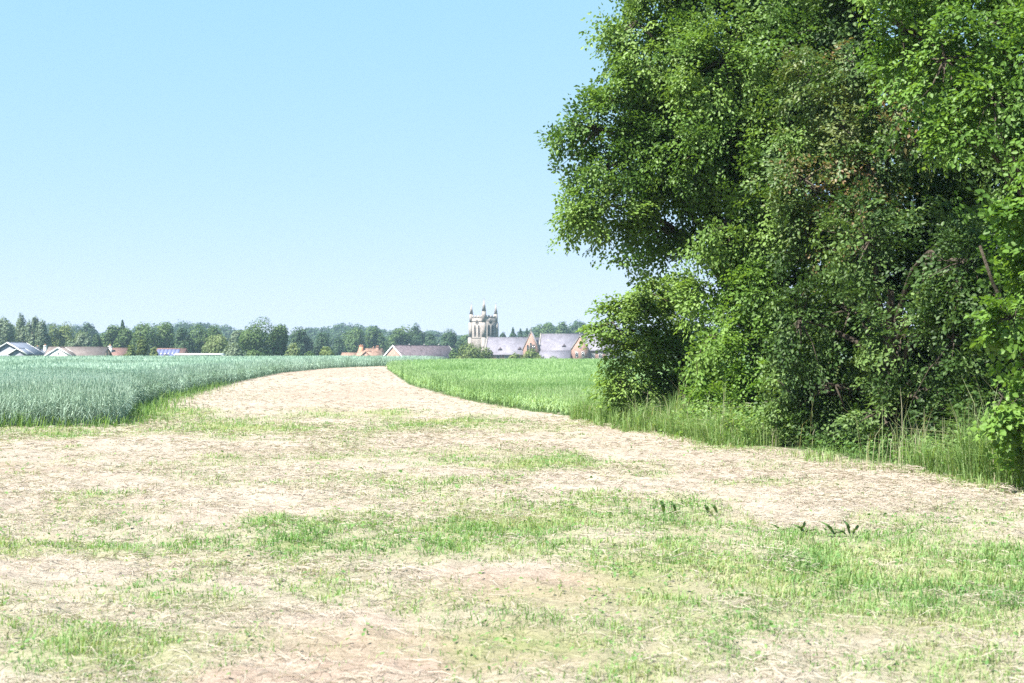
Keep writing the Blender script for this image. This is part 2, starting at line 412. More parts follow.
# ------------------------------------------------------------------ crops
def crop_plants(mb, poly, bands, h0, ear_len, ear_w, leaf_w, xlim, side_x):
    for (y0, y1, den, sc, nleaf, edge_only) in bands:
        x0, x1 = xlim(y0, y1)
        n = int((x1 - x0) * (y1 - y0) * den)
        x, y = scatter(n, x0, x1, y0, y1)
        k = inside(poly, x, y)
        if edge_only: k &= edge_dist(poly, x, y) < edge_only
        k &= (x < hedge_x(y) + .6) | (y > 33.2) | (x < -5)
        x, y = x[k], y[k]; n = len(x)
        if not n: continue
        e = edge_dist(poly, x, y)
        hh = h0 * (.9 + .2 * fbm(x / 2.5, y / 2.5, 51, 3)) * rng.uniform(.86, 1.07, n) * (.78 + .22 * smooth(e / .35)) * np.where(rng.random(n) < .12, rng.uniform(.75, 1.1, n), 1)
        p0 = np.stack([x, y, terrain(x, y)], 1)
        a = rng.uniform(0, 2 * np.pi, n); ln = rng.uniform(.01, .09, n)
        dx = np.stack([np.cos(a), np.sin(a), np.zeros(n)], 1)
        up = np.array([0, 0, 1.])
        p1 = p0 + dx * (hh * ln * .3)[:, None] + up * (hh * .55)[:, None]
        p2 = p0 + dx * (hh * ln)[:, None] + up * hh[:, None]
        rs = lambda: norm(np.stack([rng.normal(0, 1, n), rng.normal(0, .5, n), rng.normal(0, .1, n)], 1))
        tn = np.clip(.52 + .12 * smooth((45 - y) / 12) + (fbm(x / 3, y / 6, 61, 3) - .5) * 1.0 + rng.normal(0, .14, n), 0, .86)
        V, q = ribbons(p0, p1, p2, .006 * sc, .006 * sc, .005 * sc, rs()); mb.add(V, q, tint=np.repeat(tn * .8, 6))
        # ear
        e0 = p2; ed = norm(dx * (.05 + rng.random(n) * .3)[:, None] + up)
        el = ear_len * rng.uniform(.8, 1.2, n) * (1 + .25 * (sc - 1))
        s1 = rs()
        V, q = ribbons(e0, e0 + ed * (el * .45)[:, None], e0 + ed * el[:, None], ear_w * .6 * sc ** .7, ear_w * sc ** .7, ear_w * .3 * sc ** .7, s1); mb.add(V, q, tint=np.repeat(np.clip(tn + (.3 if sc < 1.6 else .12), 0, 1), 6))
        if sc < 1.8:
            V, q = ribbons(e0, e0 + ed * (el * .45)[:, None], e0 + ed * el[:, None], ear_w * .6 * sc, ear_w * sc, ear_w * .3 * sc, np.cross(s1, ed)); mb.add(V, q, tint=np.repeat(np.clip(tn + .2, 0, 1), 6))
        for j in range(nleaf):
            hb = hh * rng.uniform(.15, .72, n); b0 = p0 + up * hb[:, None] + dx * (hh * ln * .4)[:, None]
            b = rng.uniform(0, 2 * np.pi, n); bd = np.stack([np.cos(b), np.sin(b), np.zeros(n)], 1); L = rng.uniform(.16, .32, n) * (h0 / .85)
            b1 = b0 + bd * (L * .4)[:, None] + up * (L * .5)[:, None]
            b2 = b0 + bd * (L * .95)[:, None] + up * (L * rng.uniform(-.2, .55, n))[:, None]
            V, q = ribbons(b0, b1, b2, leaf_w * .8 * sc, leaf_w * sc, leaf_w * .12 * sc, np.stack([-np.sin(b), np.cos(b), rng.normal(0, .3, n)], 1))
            mb.add(V, q, tint=np.repeat(np.clip(tn + rng.normal(-.05, .1, n), 0, .9), 6))

def crop_sheet(mb, poly, z, inset, x0, x1, y0, y1, step):
    xs = np.arange(x0, x1 + .01, step); ys = np.arange(y0, y1 + .01, step)
    X, Y = np.meshgrid(xs, ys); n = len(xs)
    ok = inside(poly, X, Y) & (edge_dist(poly, X, Y) > inset)
    Z = terrain(X, Y) + z + .10 * (fbm(X / 1.6, Y / 1.6, 71, 3) - .5)
    I = np.arange(X.size).reshape(X.shape)
    f = ok[:-1, :-1] & ok[1:, :-1] & ok[:-1, 1:] & ok[1:, 1:]
    q = np.stack([I[:-1, :-1], I[:-1, 1:], I[1:, 1:], I[1:, :-1]], -1)[f]
    used = np.unique(q); remap = np.zeros(X.size, int); remap[used] = np.arange(len(used))
    V = np.stack([X.ravel(), Y.ravel(), Z.ravel()], 1)[used]
    t = np.clip(.35 + .7 * (fbm(V[:, 0] / 3, V[:, 1] / 6, 61, 3) - .5) , 0, 1)
    mb.add(V, remap[q], tint=t)

wheat_mat = leaf_mat('blue_green_wheat', [(0, (.09, .16, .09)), (.3, (.19, .285, .20)), (.55, (.275, .39, .30)), (.8, (.355, .475, .385)), (1, (.43, .54, .45))], .25, .55, .3,
                     [(0, (.15, .26, .11)), (.5, (.29, .40, .27)), (1, (.38, .48, .37))])
mb = MB()
crop_plants(mb, WHEAT, [(26.5, 33, 380, 1.0, 2, 0), (33, 40, 330, 1.1, 2, 0)], .86, .10, .022, .011, lambda a, b: (-24, -7), -1)
crop_plants(mb, WHEAT, [(40, 50, 190, 1.4, 1, 0), (50, 75, 55, 1.9, 1, 0), (75, 110, 24, 2.8, 1, 0), (110, 170, 12, 3.8, 1, 0)], .84, .085, .015, .014,
            lambda a, b: (-.46 * b - 6, 0), -1)
crop_plants(mb, WHEAT, [(38, 70, 110, 1.3, 3, .9), (70, 110, 60, 1.8, 2, .9), (110, 165, 36, 2.4, 2, 1.2)], .84, .085, .015, .014, lambda a, b: (-20, -5), -1)
def wheat_foot(n, yy, h, w):
    t = rng.random(n); x = np.where(t < .55, rng.uniform(-24, -7.9, n), 0); y = np.interp(x, [-24, -22, -10.8, -8.3, -7.9], [28.1, 28.2, 29.4, 29.9, 31])
    y2 = 31 + 34 * rng.random(n) ** 1.4; x2 = np.interp(y2, [31, 36, 44, 65], [-7.9, -8.9, -10.3, -12.9])
    x = np.where(t < .5, x, x2 - .35) + rng.normal(.0, np.where(t < .55, .2, .38), n); y = np.where(t < .55, y, y2) + rng.normal(-.1, .25, n)
    hh = h * rng.uniform(.2, 1.2, n) * (.2 + 1.6 * fbm(x * 1.3, y * 1.3, 15, 2) ** 1.3)
    a = rng.uniform(0, 6.28, n); dx = np.stack([np.cos(a), np.sin(a), 0 * a], 1); ln = rng.uniform(.1, .9, n)
    p0 = np.stack([x, y, terrain(x, y) - .01], 1); p1 = p0 + dx * (hh * ln * .3)[:, None]; p1[:, 2] += hh * .65
    p2 = p0 + dx * (hh * ln)[:, None]; p2[:, 2] += hh * (1 - .3 * ln)
    V, q = ribbons(p0, p1, p2, w, w * .85, w * .12, np.stack([-np.sin(a), np.cos(a), rng.normal(0, .2, n)], 1))
    return V, q, np.repeat(np.clip(.28 + rng.normal(0, .22, n), 0, .9), 6)
foot = wheat_foot(5200, 0, .34, .013)
crop_sheet(mb, WHEAT, .60, .7, -120, 0, 31, 215, .8)
tag(mb.build('wheat_field', wheat_mat), 'field of blue green unripe wheat left of the mown strip', 'wheat', kind='stuff')

barley_mat = leaf_mat('fresh_green_crop', [(0, (.09, .17, .055)), (.3, (.165, .275, .105)), (.55, (.225, .345, .15)), (.8, (.28, .40, .20)), (1, (.34, .44, .26))], .3, .55, .3)
mb = MB()
crop_plants(mb, BARLEY, [(27, 36, 170, 1.2, 3, 0), (36, 50, 95, 1.5, 3, 0)], .52, .07, .012, .015, lambda a, b: (-3.5, 16), 1)
crop_plants(mb, BARLEY, [(50, 70, 40, 2.0, 2, 0), (70, 110, 15, 3.2, 2, 0), (110, 165, 7, 4.6, 2, 0)], .58, .07, .012, .015, lambda a, b: (-12, .3 * b), 1)
crop_sheet(mb, BARLEY, .36, .5, -12, 130, 30, 215, .8)
tag(mb.build('barley_field', barley_mat), 'lighter green grassy crop field right of the mown strip', 'barley', kind='stuff')

# ------------------------------------------------------------------ verge: tall grass along the foot of the hedge
mb = MB()
def verge(n, ya, yb, inw, out, h, w, lean, tint0, seed_stem=False):
    y = rng.uniform(ya, yb, n); x = hedge_x(y) + rng.uniform(-out, inw, n) + .18 * (fbm(y * 1.3, y * 0, 3, 3) - .5) * 3
    a = rng.uniform(0, 2 * np.pi, n); ln = lean * rng.uniform(.2, 1.2, n)
    ln = np.minimum(ln * rng.choice([.4, 1., 1.7], n), .85 if h < 1.2 else .35); hh = h * rng.uniform(.2, 1.2, n) * (.1 + 1.8 * fbm(x * 1.6, y * 1.6, 8, 2) ** 1.3)
    dx = np.stack([np.cos(a), np.sin(a), np.zeros(n)], 1)
    p0 = np.stack([x, y, terrain(x, y) - .01], 1)
    p1 = p0 + dx * (hh * ln * .3)[:, None]; p1[:, 2] += hh * .65
    p2 = p0 + dx * (hh * ln)[:, None]; p2[:, 2] += hh * (1 - .35 * ln)
    V, q = ribbons(p0, p1, p2, w, w * .85, w * .12, np.stack([-np.sin(a), np.cos(a), rng.normal(0, .2, n)], 1) + rng.normal(0, .3, (n, 3)))
    mb.add(V, q, tint=np.repeat(np.clip(tint0 + rng.normal(0, .2, n), 0, 1), 6))
verge(11000, 23.4, 27.6, .6, .22, .5, .010, .55, .55)
verge(8000, 27.2, 33, 1.0, .45, .5, .012, .55, .55)
verge(7000, 15.6, 18.7, .9, .08, .85, .009, .85, .5)
verge(500, 19.3, 23, .9, -.15, .2, .010, .7, .3)
verge(5000, 12, 15.8, 1.0, .0, .35, .010, .6, .3)
verge(4000, 12, 33, .05, .5, .13, .010, .8, .7)
verge(500, 16.4, 19.4, .9, .05, 1.35, .006, .6, .95)
verge(260, 22.5, 32, .6, .2, 1.0, .007, .4, .95)
def weeds(n, xy, h, L, tint0):
    x, y = xy(n); hh = h * rng.random(n) ** .8 * (.2 + 1.6 * fbm(x * 1.4, y * 1.4, 13, 2) ** 1.2)
    a = rng.uniform(0, 2 * np.pi, n); d = np.stack([np.cos(a), np.sin(a), rng.normal(.1, .5, n)], 1)
    V, q = leaves(np.stack([x, y, terrain(x, y) + hh], 1), d, np.array([0, 0, 1.]) + rng.normal(0, .5, (n, 3)), L * rng.uniform(.5, 1.3, n), .45)
    mb.add(V, q, tint=np.repeat(np.clip(tint0 + rng.normal(0, .18, n), 0, .8), 6))
def along(ya, yb, lo, hi):
    def f(n):
        y = rng.uniform(ya, yb, n); return hedge_x(y) + rng.uniform(lo, hi, n), y
    return f
mb.add(foot[0], foot[1], tint=foot[2])
weeds(9000, along(23.3, 33, -.15, 1.3), .55, .075, .5)
weeds(1800, along(15, 19.3, .1, 1.2), .45, .075, .3)
weeds(900, along(19.3, 22.5, .3, 1.2), .3, .07, .1)
verge_mat = leaf_mat('tall_verge_grass', [(0, (.07, .15, .04)), (.4, (.14, .245, .07)), (.75, (.225, .325, .12)), (1, (.38, .36, .25))], .4, .55, .3)
tag(mb.build('verge_grass', verge_mat), 'tall rank green grass along the foot of the tree belt', 'grass', kind='stuff')

# ------------------------------------------------------------------ near trees
bark_mat = solid_mat('grey_brown_bark', [(.3, (.04, .034, .026)), (.7, (.095, .08, .062))], 9, .9, .1, .6, 30)

def spray_template(seed, droop=.25, n_main=9, side=2, flat=.05):
    r = np.random.default_rng(seed); P = []; D = []
    def twig(o, d, L, n):
        for i in range(n):
            t = (i + .8) / n
            s = 1 if i % 2 else -1
            ang = s * r.uniform(.6, 1.1)
            c, sn = math.cos(ang), math.sin(ang)
            dd = np.array([d[0] * c - d[1] * sn, d[0] * sn + d[1] * c, 0.])
            p = o + d * L * t; p = p + np.array([0, 0, -droop * p[0] ** 2 + r.normal(0, flat)])
            P.append(p); D.append(dd + np.array([0, 0, -.25 + r.normal(0, .25)]))
        P.append(o + d * L + np.array([0, 0, -droop])); D.append(d + np.array([0, 0, -.3]))
    o = np.zeros(3); d = np.array([1., 0, 0])
    twig(o, d, 1., n_main)
    for k in range(side):
        for s in (-1, 1):
            a = s * r.uniform(.5, .9); t = .2 + .3 * k + r.uniform(0, .12)
            twig(d * t, np.array([math.cos(a), math.sin(a), 0]), .55 - .12 * k, 5)
    return np.array(P), np.array(D)
SPRAYS = [spray_template(100 + i, droop=.15 + .1 * (i % 3)) for i in range(5)]

def lobe_world(l):
    px, py, d, rx, rz = l[:5]
    c = W(px, py, d); a = rx / K * d; b = rz / K * d
    return c, np.array([a, (a + b) * .5 * (l[5] if len(l) > 5 else 1.0), b])

def near_tree(name, label, cat, foot, lobes, mat, leaf=.08, dens=24, slen=.5, trunk_r=.14, seed=1, tint=.5, layered=0., stems=1, wr=.62, tip_red=0., amp=.38, gap=-.33, group='trees and bushes of the belt along the field edge', droop=.1):
    r = np.random.default_rng(seed)
    fx_, fy_ = foot; base = np.array([fx_, fy_, float(terrain(fx_, fy_))])
    root = thing(name, label, cat, base, 0, group)
    LW = [lobe_world(l) for l in lobes]
    LW = [(c, R) for c, R in LW]
    O = []; DIR = []; OUT = []; LOBE = []; BT = []
    for li, (c, R) in enumerate(LW):
        area = 4 * np.pi * ((R[0] * R[1]) ** 1.6 + (R[0] * R[2]) ** 1.6 + (R[1] * R[2]) ** 1.6 / 1) ** (1 / 1.6) / 3 ** (1 / 1.6)
        n = int(area * dens)
        # sprays hang in boughs, with hollows between them
        nb = max(9, int(area * 1.5)); ub = norm(r.normal(0, 1, (nb, 3)))
        bi = r.integers(0, nb, n); u = norm(ub[bi] + r.normal(0, 1.15 / math.sqrt(nb), (n, 3)))
        brad = r.normal(0, .10, nb)[bi]; btint = r.normal(0, .12, nb)[bi]
        ph = r.uniform(0, 6.28, 8); fr = r.uniform(2.2, 5.5, (8, 3)) * r.choice([-1, 1], (8, 3))
        bump = sum(np.sin(u @ fr[k] + ph[k]) for k in range(8)) / 8
        pr = r.random(n); rad = np.where(pr < .76, r.uniform(.74, 1.0, n), np.where(pr < .94, r.uniform(.3, .8, n), r.uniform(1., 1.22, n))) * (.92 + amp * .7 * bump + brad)
        off_ = np.linalg.norm(u - ub[bi], axis=1)
        p = c + u * R * rad[:, None]; p[:, 2] -= .9 * off_ ** 2 * R.mean()
        # thin out sprays buried inside a neighbouring lobe, and below ground
        bury = np.zeros(n, bool)
        for lj, (c2, R2) in enumerate(LW):
            if lj != li: bury |= (np.linalg.norm((p - c2) / R2, axis=1) < .6)
        keep = (~bury | (r.random(n) < .25)) & (p[:, 2] > base[2] + .12)
        # open gaps through the leaf mass
        keep &= (bump > gap) | (r.random(n) < .35)
        p, u = p[keep], u[keep]
        o = norm(u / R)
        d = o + r.normal(0, .45, p.shape); d[:, 2] = d[:, 2] * (1 - .8 * layered) - droop
        O.append(p); DIR.append(norm(d)); OUT.append(o); LOBE.append(np.full(len(p), li)); BT.append(btint[keep])
    O = np.concatenate(O); DIR = np.concatenate(DIR); OUT = np.concatenate(OUT); LOBE = np.concatenate(LOBE); BT = np.concatenate(BT)
    n = len(O)
    up = np.array([0, 0, 1.])
    Nn = norm((.55 + layered) * up + .55 * OUT + r.normal(0, .3, (n, 3)))
    S = norm(np.cross(Nn, DIR)); Nn = np.cross(DIR, S)
    sl = slen * r.uniform(.6, 1.3, n)
    lt = np.array([r.normal(0, .10) for _ in LW])[LOBE] + BT + r.normal(0, .08, n)
    pick = r.integers(0, len(SPRAYS), n)
    mbl = MB()
    for k, (TP, TD) in enumerate(SPRAYS):
        m = pick == k; cnt = int(m.sum())
        if not cnt: continue
        M = np.stack([DIR[m], S[m], Nn[m]], 1)            # rows: local axes
        start = O[m] - DIR[m] * (sl[m] * .55)[:, None]
        P = start[:, None] + np.einsum('lj,njk->nlk', TP, M) * sl[m][:, None, None]
        Dd = np.einsum('lj,njk->nlk', TD, M) + r.normal(0, .15, P.shape)
        Nl = Nn[m][:, None] + r.normal(0, .26, P.shape)
        tl = (tint + lt[m])[:, None] + r.normal(0, .10, P.shape[:2])
        if tip_red:
            tr = (fbm(O[m][:, 0] * 1.1 + 9, O[m][:, 2] * 1.1, 5, 3) > 1 - tip_red).astype(float)
            tl = np.where(tr[:, None] * (r.random(P.shape[:2]) < .42) > 0, .78 + .22 * r.random(P.shape[:2]), np.minimum(tl, .72))
        sz = leaf * r.uniform(.6, 1.25, P.shape[:2])
        k2 = P[..., 2] > base[2] + .03
        V, q = leaves(P[k2], Dd[k2], Nl[k2], sz[k2], wr)
        mbl.add(V - base, q, tint=np.repeat(np.clip(tl[k2], 0, 1), 6))
    # trunk, limbs and twigs
    mt = MB(); ml = MB()
    allc = np.array([c for c, _ in LW]); mid = allc.mean(0)
    toph = allc[:, 2].max()
    for s in range(stems):
        off = r.normal(0, .18, 3) * (stems > 1); off[2] = 0
        tgt = np.array([(fx_ + mid[0]) / 2 + off[0] * 3, (fy_ + mid[1]) / 2 + off[1] * 3, base[2] + .75 * (toph - base[2])])
        t = np.linspace(0, 1, 8)[:, None]
        pts = (base + off) * (1 - t) + tgt * t + r.normal(0, .05, (8, 3)) * np.sin(t * 3.14)
        pts[0, 2] = base[2] - .15
        mt.tube(pts - base, trunk_r * (1 - .7 * t[:, 0]) * (1 + .6 * np.exp(-t[:, 0] * 12)), 8)
        spine = pts if s == 0 else spine
    for li, (c, R) in enumerate(LW):
        zt = np.clip(base[2] + .35 * (c[2] - base[2]) + .2, spine[0, 2], spine[-1, 2])
        st = np.array([np.interp(zt, spine[:, 2], spine[:, j]) for j in range(3)])
        t = np.linspace(0, 1, 6)[:, None]
        pts = st * (1 - t) + c * t; pts[:, 2] += .18 * np.linalg.norm(c - st) * np.sin(t[:, 0] * 3.14)
        pts += r.normal(0, .04, pts.shape) * np.sin(t * 3.14)
        ml.tube(pts - base, trunk_r * .42 * (1 - .75 * t[:, 0]), 5)
        w = np.where(LOBE == li)[0]
        for j in r.choice(w, min(len(w), 9), replace=False):
            mids = (c + O[j]) / 2 + r.normal(0, .06, 3)
            ml.tube(np.array([c, mids, O[j]]) - base, [trunk_r * .12 + .004, .008, .004], 4)
    mt.build('trunk', bark_mat, root)
    ml.build('limbs', bark_mat, root)
    mbl.build('crown', mat, root)
    return root

lime_leaf = leaf_mat('broad_tree_leaf', [(0, (.036, .085, .016)), (.5, (.086, .165, .030)), (1, (.165, .26, .06))], .32, .5, .3)
hazel_leaf = leaf_mat('hazel_leaf', [(0, (.042, .10, .016)), (.5, (.105, .20, .034)), (1, (.19, .30, .07))], .36, .5, .3)
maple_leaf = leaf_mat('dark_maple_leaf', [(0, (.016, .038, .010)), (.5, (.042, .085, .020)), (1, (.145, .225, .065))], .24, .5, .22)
red_leaf = leaf_mat('maple_with_red_shoots', [(0, (.040, .085, .022)), (.5, (.07, .125, .03)), (.74, (.12, .15, .045)), (.86, (.15, .135, .05)), (1, (.19, .115, .06))], .28, .5, .35)

near_tree('broadleaf_tree', 'tall dense broadleaf tree overhanging the crop at the left end of the belt', 'tree', (5.3, 29.5),
          [(636, 22, 28, 36, 34), (642, 62, 27.8, 36, 34), (596, 128, 27.6, 46, 28), (618, 100, 27.7, 38, 28), (612, 165, 27.6, 46, 34), (608, 205, 27.6, 52, 36), (655, 225, 28.2, 45, 26), (650, 150, 28, 45, 45), (668, 60, 28.2, 55, 55), (690, 190, 28, 50, 45), (705, 120, 28, 55, 55),
           (730, 30, 28.3, 65, 60), (765, 110, 28.8, 55, 60), (750, 200, 29, 50, 50), (700, -60, 28.5, 75, 60), (790, -30, 29, 70, 70), (655, -30, 28.5, 45, 45), (740, -120, 29.5, 85, 60), (800, 60, 30, 60, 70), (720, 90, 31, 90, 90), (740, 150, 26.9, 50, 46), (772, 205, 26.4, 45, 40), (722, 60, 27, 55, 50), (700, 150, 27.2, 48, 48), (785, 50, 26.4, 48, 55), (792, 125, 26.2, 42, 46), (725, 225, 26.9, 42, 30)],
          lime_leaf, leaf=.08, dens=21, slen=.66, amp=.55, gap=-.22, droop=.3, trunk_r=.26, seed=11, tint=.55)
near_tree('layered_bush', 'dark bush with level layered branches at the left foot of the belt', 'bush', (3.9, 30.5),
          [(650, 292, 30, 38, 24), (632, 330, 29.6, 36, 26), (612, 322, 29.4, 30, 10), (625, 300, 29.6, 30, 10), (668, 345, 30, 42, 34), (642, 378, 30, 36, 34), (680, 395, 30, 36, 34), (685, 300, 30.5, 32, 34), (655, 404, 29.6, 34, 22), (625, 372, 29.6, 26, 26), (690, 410, 28.6, 30, 22)],
          lime_leaf, leaf=.085, dens=19, slen=.6, trunk_r=.06, seed=12, tint=.8, layered=1.3, stems=4)
near_tree('hazel_bush', 'bright green hazel bush standing before the shade between layered bush and dark maple', 'bush', (4.5, 27.6),
          [(728, 275, 27, 32, 34), (703, 288, 27.2, 26, 26), (708, 335, 26.6, 34, 36), (745, 340, 26.6, 42, 46), (725, 395, 26.4, 36, 32), (765, 290, 26.6, 36, 42), (760, 395, 26, 36, 40), (780, 350, 26.4, 34, 44), (718, 420, 26, 34, 22), (762, 424, 25.2, 36, 26)],
          hazel_leaf, leaf=.085, dens=15, slen=.62, droop=.2, amp=.6, gap=-.22, trunk_r=.06, seed=13, tint=.6, stems=4)
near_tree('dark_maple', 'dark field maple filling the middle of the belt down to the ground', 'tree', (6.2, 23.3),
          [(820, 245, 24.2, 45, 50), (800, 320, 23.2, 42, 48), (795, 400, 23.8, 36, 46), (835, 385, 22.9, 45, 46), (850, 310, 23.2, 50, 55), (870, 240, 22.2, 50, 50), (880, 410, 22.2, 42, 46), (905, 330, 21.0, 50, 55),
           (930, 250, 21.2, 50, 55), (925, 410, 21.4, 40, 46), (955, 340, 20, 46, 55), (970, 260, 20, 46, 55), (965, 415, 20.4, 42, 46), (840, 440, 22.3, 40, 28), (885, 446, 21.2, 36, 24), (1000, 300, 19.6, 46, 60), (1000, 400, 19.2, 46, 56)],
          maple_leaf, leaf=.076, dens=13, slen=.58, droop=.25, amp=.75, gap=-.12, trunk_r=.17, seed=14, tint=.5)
near_tree('maple_with_red_shoots', 'field maple with reddish bronze young shoots high in the belt', 'tree', (6.6, 25.2),
          [(805, 180, 24, 40, 40), (835, 120, 23.8, 42, 46), (870, 165, 23.4, 42, 46), (855, 70, 23.6, 36, 38), (815, 75, 24.2, 36, 42), (900, 110, 23.6, 40, 50), (820, 215, 24, 42, 36)],
          red_leaf, leaf=.072, dens=15, slen=.52, droop=.25, amp=.6, gap=-.2, trunk_r=.12, seed=15, tint=.45, tip_red=.46)
near_tree('lime_tree', 'bright yellow green tree hanging over the top right of the belt', 'tree', (8.4, 20.6),
          [(905, 30, 20.4, 42, 42), (945, 60, 19.8, 46, 50), (985, 25, 19.6, 50, 50), (960, 125, 19.6, 38, 36), (995, 95, 19.2, 42, 46), (1035, 60, 19, 55, 60), (1035, 150, 18.6, 36, 46), (900, -40, 20.4, 60, 50),
           (980, -60, 20, 75, 60), (1060, -40, 19.5, 70, 60), (1090, 80, 19, 50, 70), (1080, 190, 18.8, 46, 60)],
          hazel_leaf, leaf=.08, dens=15, slen=.66, droop=.3, amp=.6, gap=-.2, trunk_r=.2, seed=16, tint=.45)
near_tree('near_hazel', 'large leaved bright hazel nearest the camera at the right end of the belt', 'bush', (6.95, 16.9),
          [(1022, 205, 16.4, 26, 40), (1050, 260, 16.4, 42, 60), (1012, 318, 16.2, 26, 26), (1040, 350, 16.2, 40, 42), (1010, 405, 16.0, 32, 24), (1050, 425, 16, 45, 40), (1085, 330, 16.6, 55, 80), (1080, 440, 16.4, 55, 40), (1075, 170, 16.8, 45, 50)],
          hazel_leaf, leaf=.078, dens=21, slen=.46, trunk_r=.05, seed=17, tint=.46, stems=5, wr=.8, droop=.25, amp=.6, gap=-.2)
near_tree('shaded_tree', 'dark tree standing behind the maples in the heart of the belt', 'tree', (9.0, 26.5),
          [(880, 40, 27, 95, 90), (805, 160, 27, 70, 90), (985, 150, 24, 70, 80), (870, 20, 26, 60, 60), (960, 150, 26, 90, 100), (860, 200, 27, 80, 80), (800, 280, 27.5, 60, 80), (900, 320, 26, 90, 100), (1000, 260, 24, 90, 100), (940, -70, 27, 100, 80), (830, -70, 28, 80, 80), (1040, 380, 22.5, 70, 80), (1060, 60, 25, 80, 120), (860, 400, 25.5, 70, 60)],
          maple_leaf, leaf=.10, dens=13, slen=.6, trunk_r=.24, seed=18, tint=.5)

# ------------------------------------------------------------------ dock plants in the hay
dock_mat = leaf_mat('dock_leaf', [(0, (.05, .10, .03)), (.5, (.085, .155, .04)), (1, (.14, .21, .07))], .2, .4, .4)
def dock(px, py, label, lv, group='dock plants left standing in the mown hay'):
    d = EYE * K / (py - HZ); x = (px - 512) / K * d
    root = thing('dock_plant', label, 'plant', (x, d, float(terrain(x, d))), 0, group)
    for (dx, h, lean, ln, w) in lv:
        h *= .82; ln *= .85; w *= .85
        t = np.linspace(0, 1, 9); wd = w * np.sin(np.pi * np.clip(t * .92 + .06, 0, 1)) ** .7
        xs = dx + lean * t ** 1.3 * ln; zs = .02 + h * t - .25 * h * t ** 3; ys = -.05 * t + .02 * np.sin(t * 9)
        wave = .012 * np.sin(t * 22)
        tilt = .55
        L = np.stack([xs - wd * .8, ys - wd * tilt + wave, zs + wd * .35], 1); M = np.stack([xs, ys, zs], 1); R = np.stack([xs + wd * .8, ys + wd * tilt - wave, zs + wd * .2], 1)
        V = np.concatenate([L, M, R]); i = np.arange(8)
        q = np.concatenate([np.stack([i, i + 9, i + 10, i + 1], 1), np.stack([i + 9, i + 18, i + 19, i + 10], 1)])
        build('leaf', V, q, dock_mat, root, {'tint': np.full(27, .5) + rng.normal(0, .1)}, True)
    return root
dock(666, 514, 'dock plant with two upright dark leaves, leftmost of the far dock cluster', [(-.02, .22, -.2, .2, .03), (.10, .22, -.4, .2, .025), (.02, .06, .7, .18, .03)])
dock(712, 515, 'dock plant with leaves leaning together, right end of the far dock cluster', [(-.04, .14, -.3, .16, .032), (.05, .16, -.5, .2, .03), (0, .05, -1, .16, .03)])
dock(780, 530, 'single narrow dock leaf lying over to the left between the two clusters', [(0, .10, -1, .14, .028), (.02, .04, .9, .12, .025)])
dock(804, 536, 'dock plant with one drooping leaf before the straw swath', [(0, .12, -1, .16, .034), (-.02, .16, .2, .16, .022), (.02, .05, .9, .12, .025)])
dock(832, 540, 'dock plant with a long steep leaf beside the rightmost dock', [(.02, .19, -1, .18, .030), (.02, .06, .7, .18, .03)])
dock(850, 540, 'rightmost dock plant with three short upright leaves', [(0, .2, -.5, .16, .026), (.03, .14, .3, .15, .028), (-.04, .08, -.9, .14, .03)])

# white flowered hogweed in the verge
stem_mat = leaf_mat('pale_green_stem', [(0, (.10, .18, .06)), (1, (.16, .24, .09))], .1, .6, .2)
umbel_mat = leaf_mat('white_umbel', [(0, (.55, .55, .48)), (1, (.75, .74, .68))], .25, .7, .2)
def umbel_plant(px, py, h, label, sd):
    r = np.random.default_rng(sd); d = EYE * K / (py - HZ); x = (px - 512) / K * d
    root = thing('hogweed_plant', label, 'plant', (x, d, float(terrain(x, d))), 0, 'white flowered plants in the verge')
    ms = MB(); mu = MB()
    for j in range(4):
        mu = MB()
        a = r.uniform(0, 6.28); hh = h * r.uniform(.65, 1.05); o = np.array([math.cos(a), math.sin(a), 0]) * .16 * (j > 0)
        ms.tube(np.array([[0, 0, -.02], o * .4 + [0, 0, hh * .55], o + [0, 0, hh]]), [.008, .006, .004], 5, tint=.5)
        for k in range(34):
            u = r.normal(0, .055, 2); c = o + np.array([u[0], u[1], hh + .02 - 2 * (u @ u)])
            P = np.repeat(c[None], 4, 0); b = np.arange(4) * 1.57 + r.uniform(0, 1.5)
            V, q = leaves(P, np.stack([np.cos(b), np.sin(b), .2 + 0 * b], 1), np.tile([0, 0, 1.], (4, 1)), np.full(4, .014), .8, 0, 0)
            mu.add(V, q, tint=r.random())
            ms.tube(np.array([o + [0, 0, hh - .05], c]), [.0015, .001], 3, tint=.5)
        mu.build('blossom', umbel_mat, root)
    n = 40; b = r.uniform(0, 6.28, n)
    V, q = leaves(np.stack([np.cos(b) * .05, np.sin(b) * .05, r.uniform(.05, h * .6, n)], 1), np.stack([np.cos(b), np.sin(b), r.normal(0, .3, n)], 1), np.tile([0, 0, 1.], (n, 1)), r.uniform(.12, .24, n), .45)
    ml_ = MB(); ml_.add(V, q, tint=np.full(len(V), .8))
    ms.build('stem', stem_mat, root); ml_.build('leaves', stem_mat, root)
umbel_plant(641, 424, .55, 'white flowered hogweed standing in the gap below the layered bush', 1)
umbel_plant(748, 441, .75, 'pale flowered hogweed in tall grass below the bright hazel', 2)

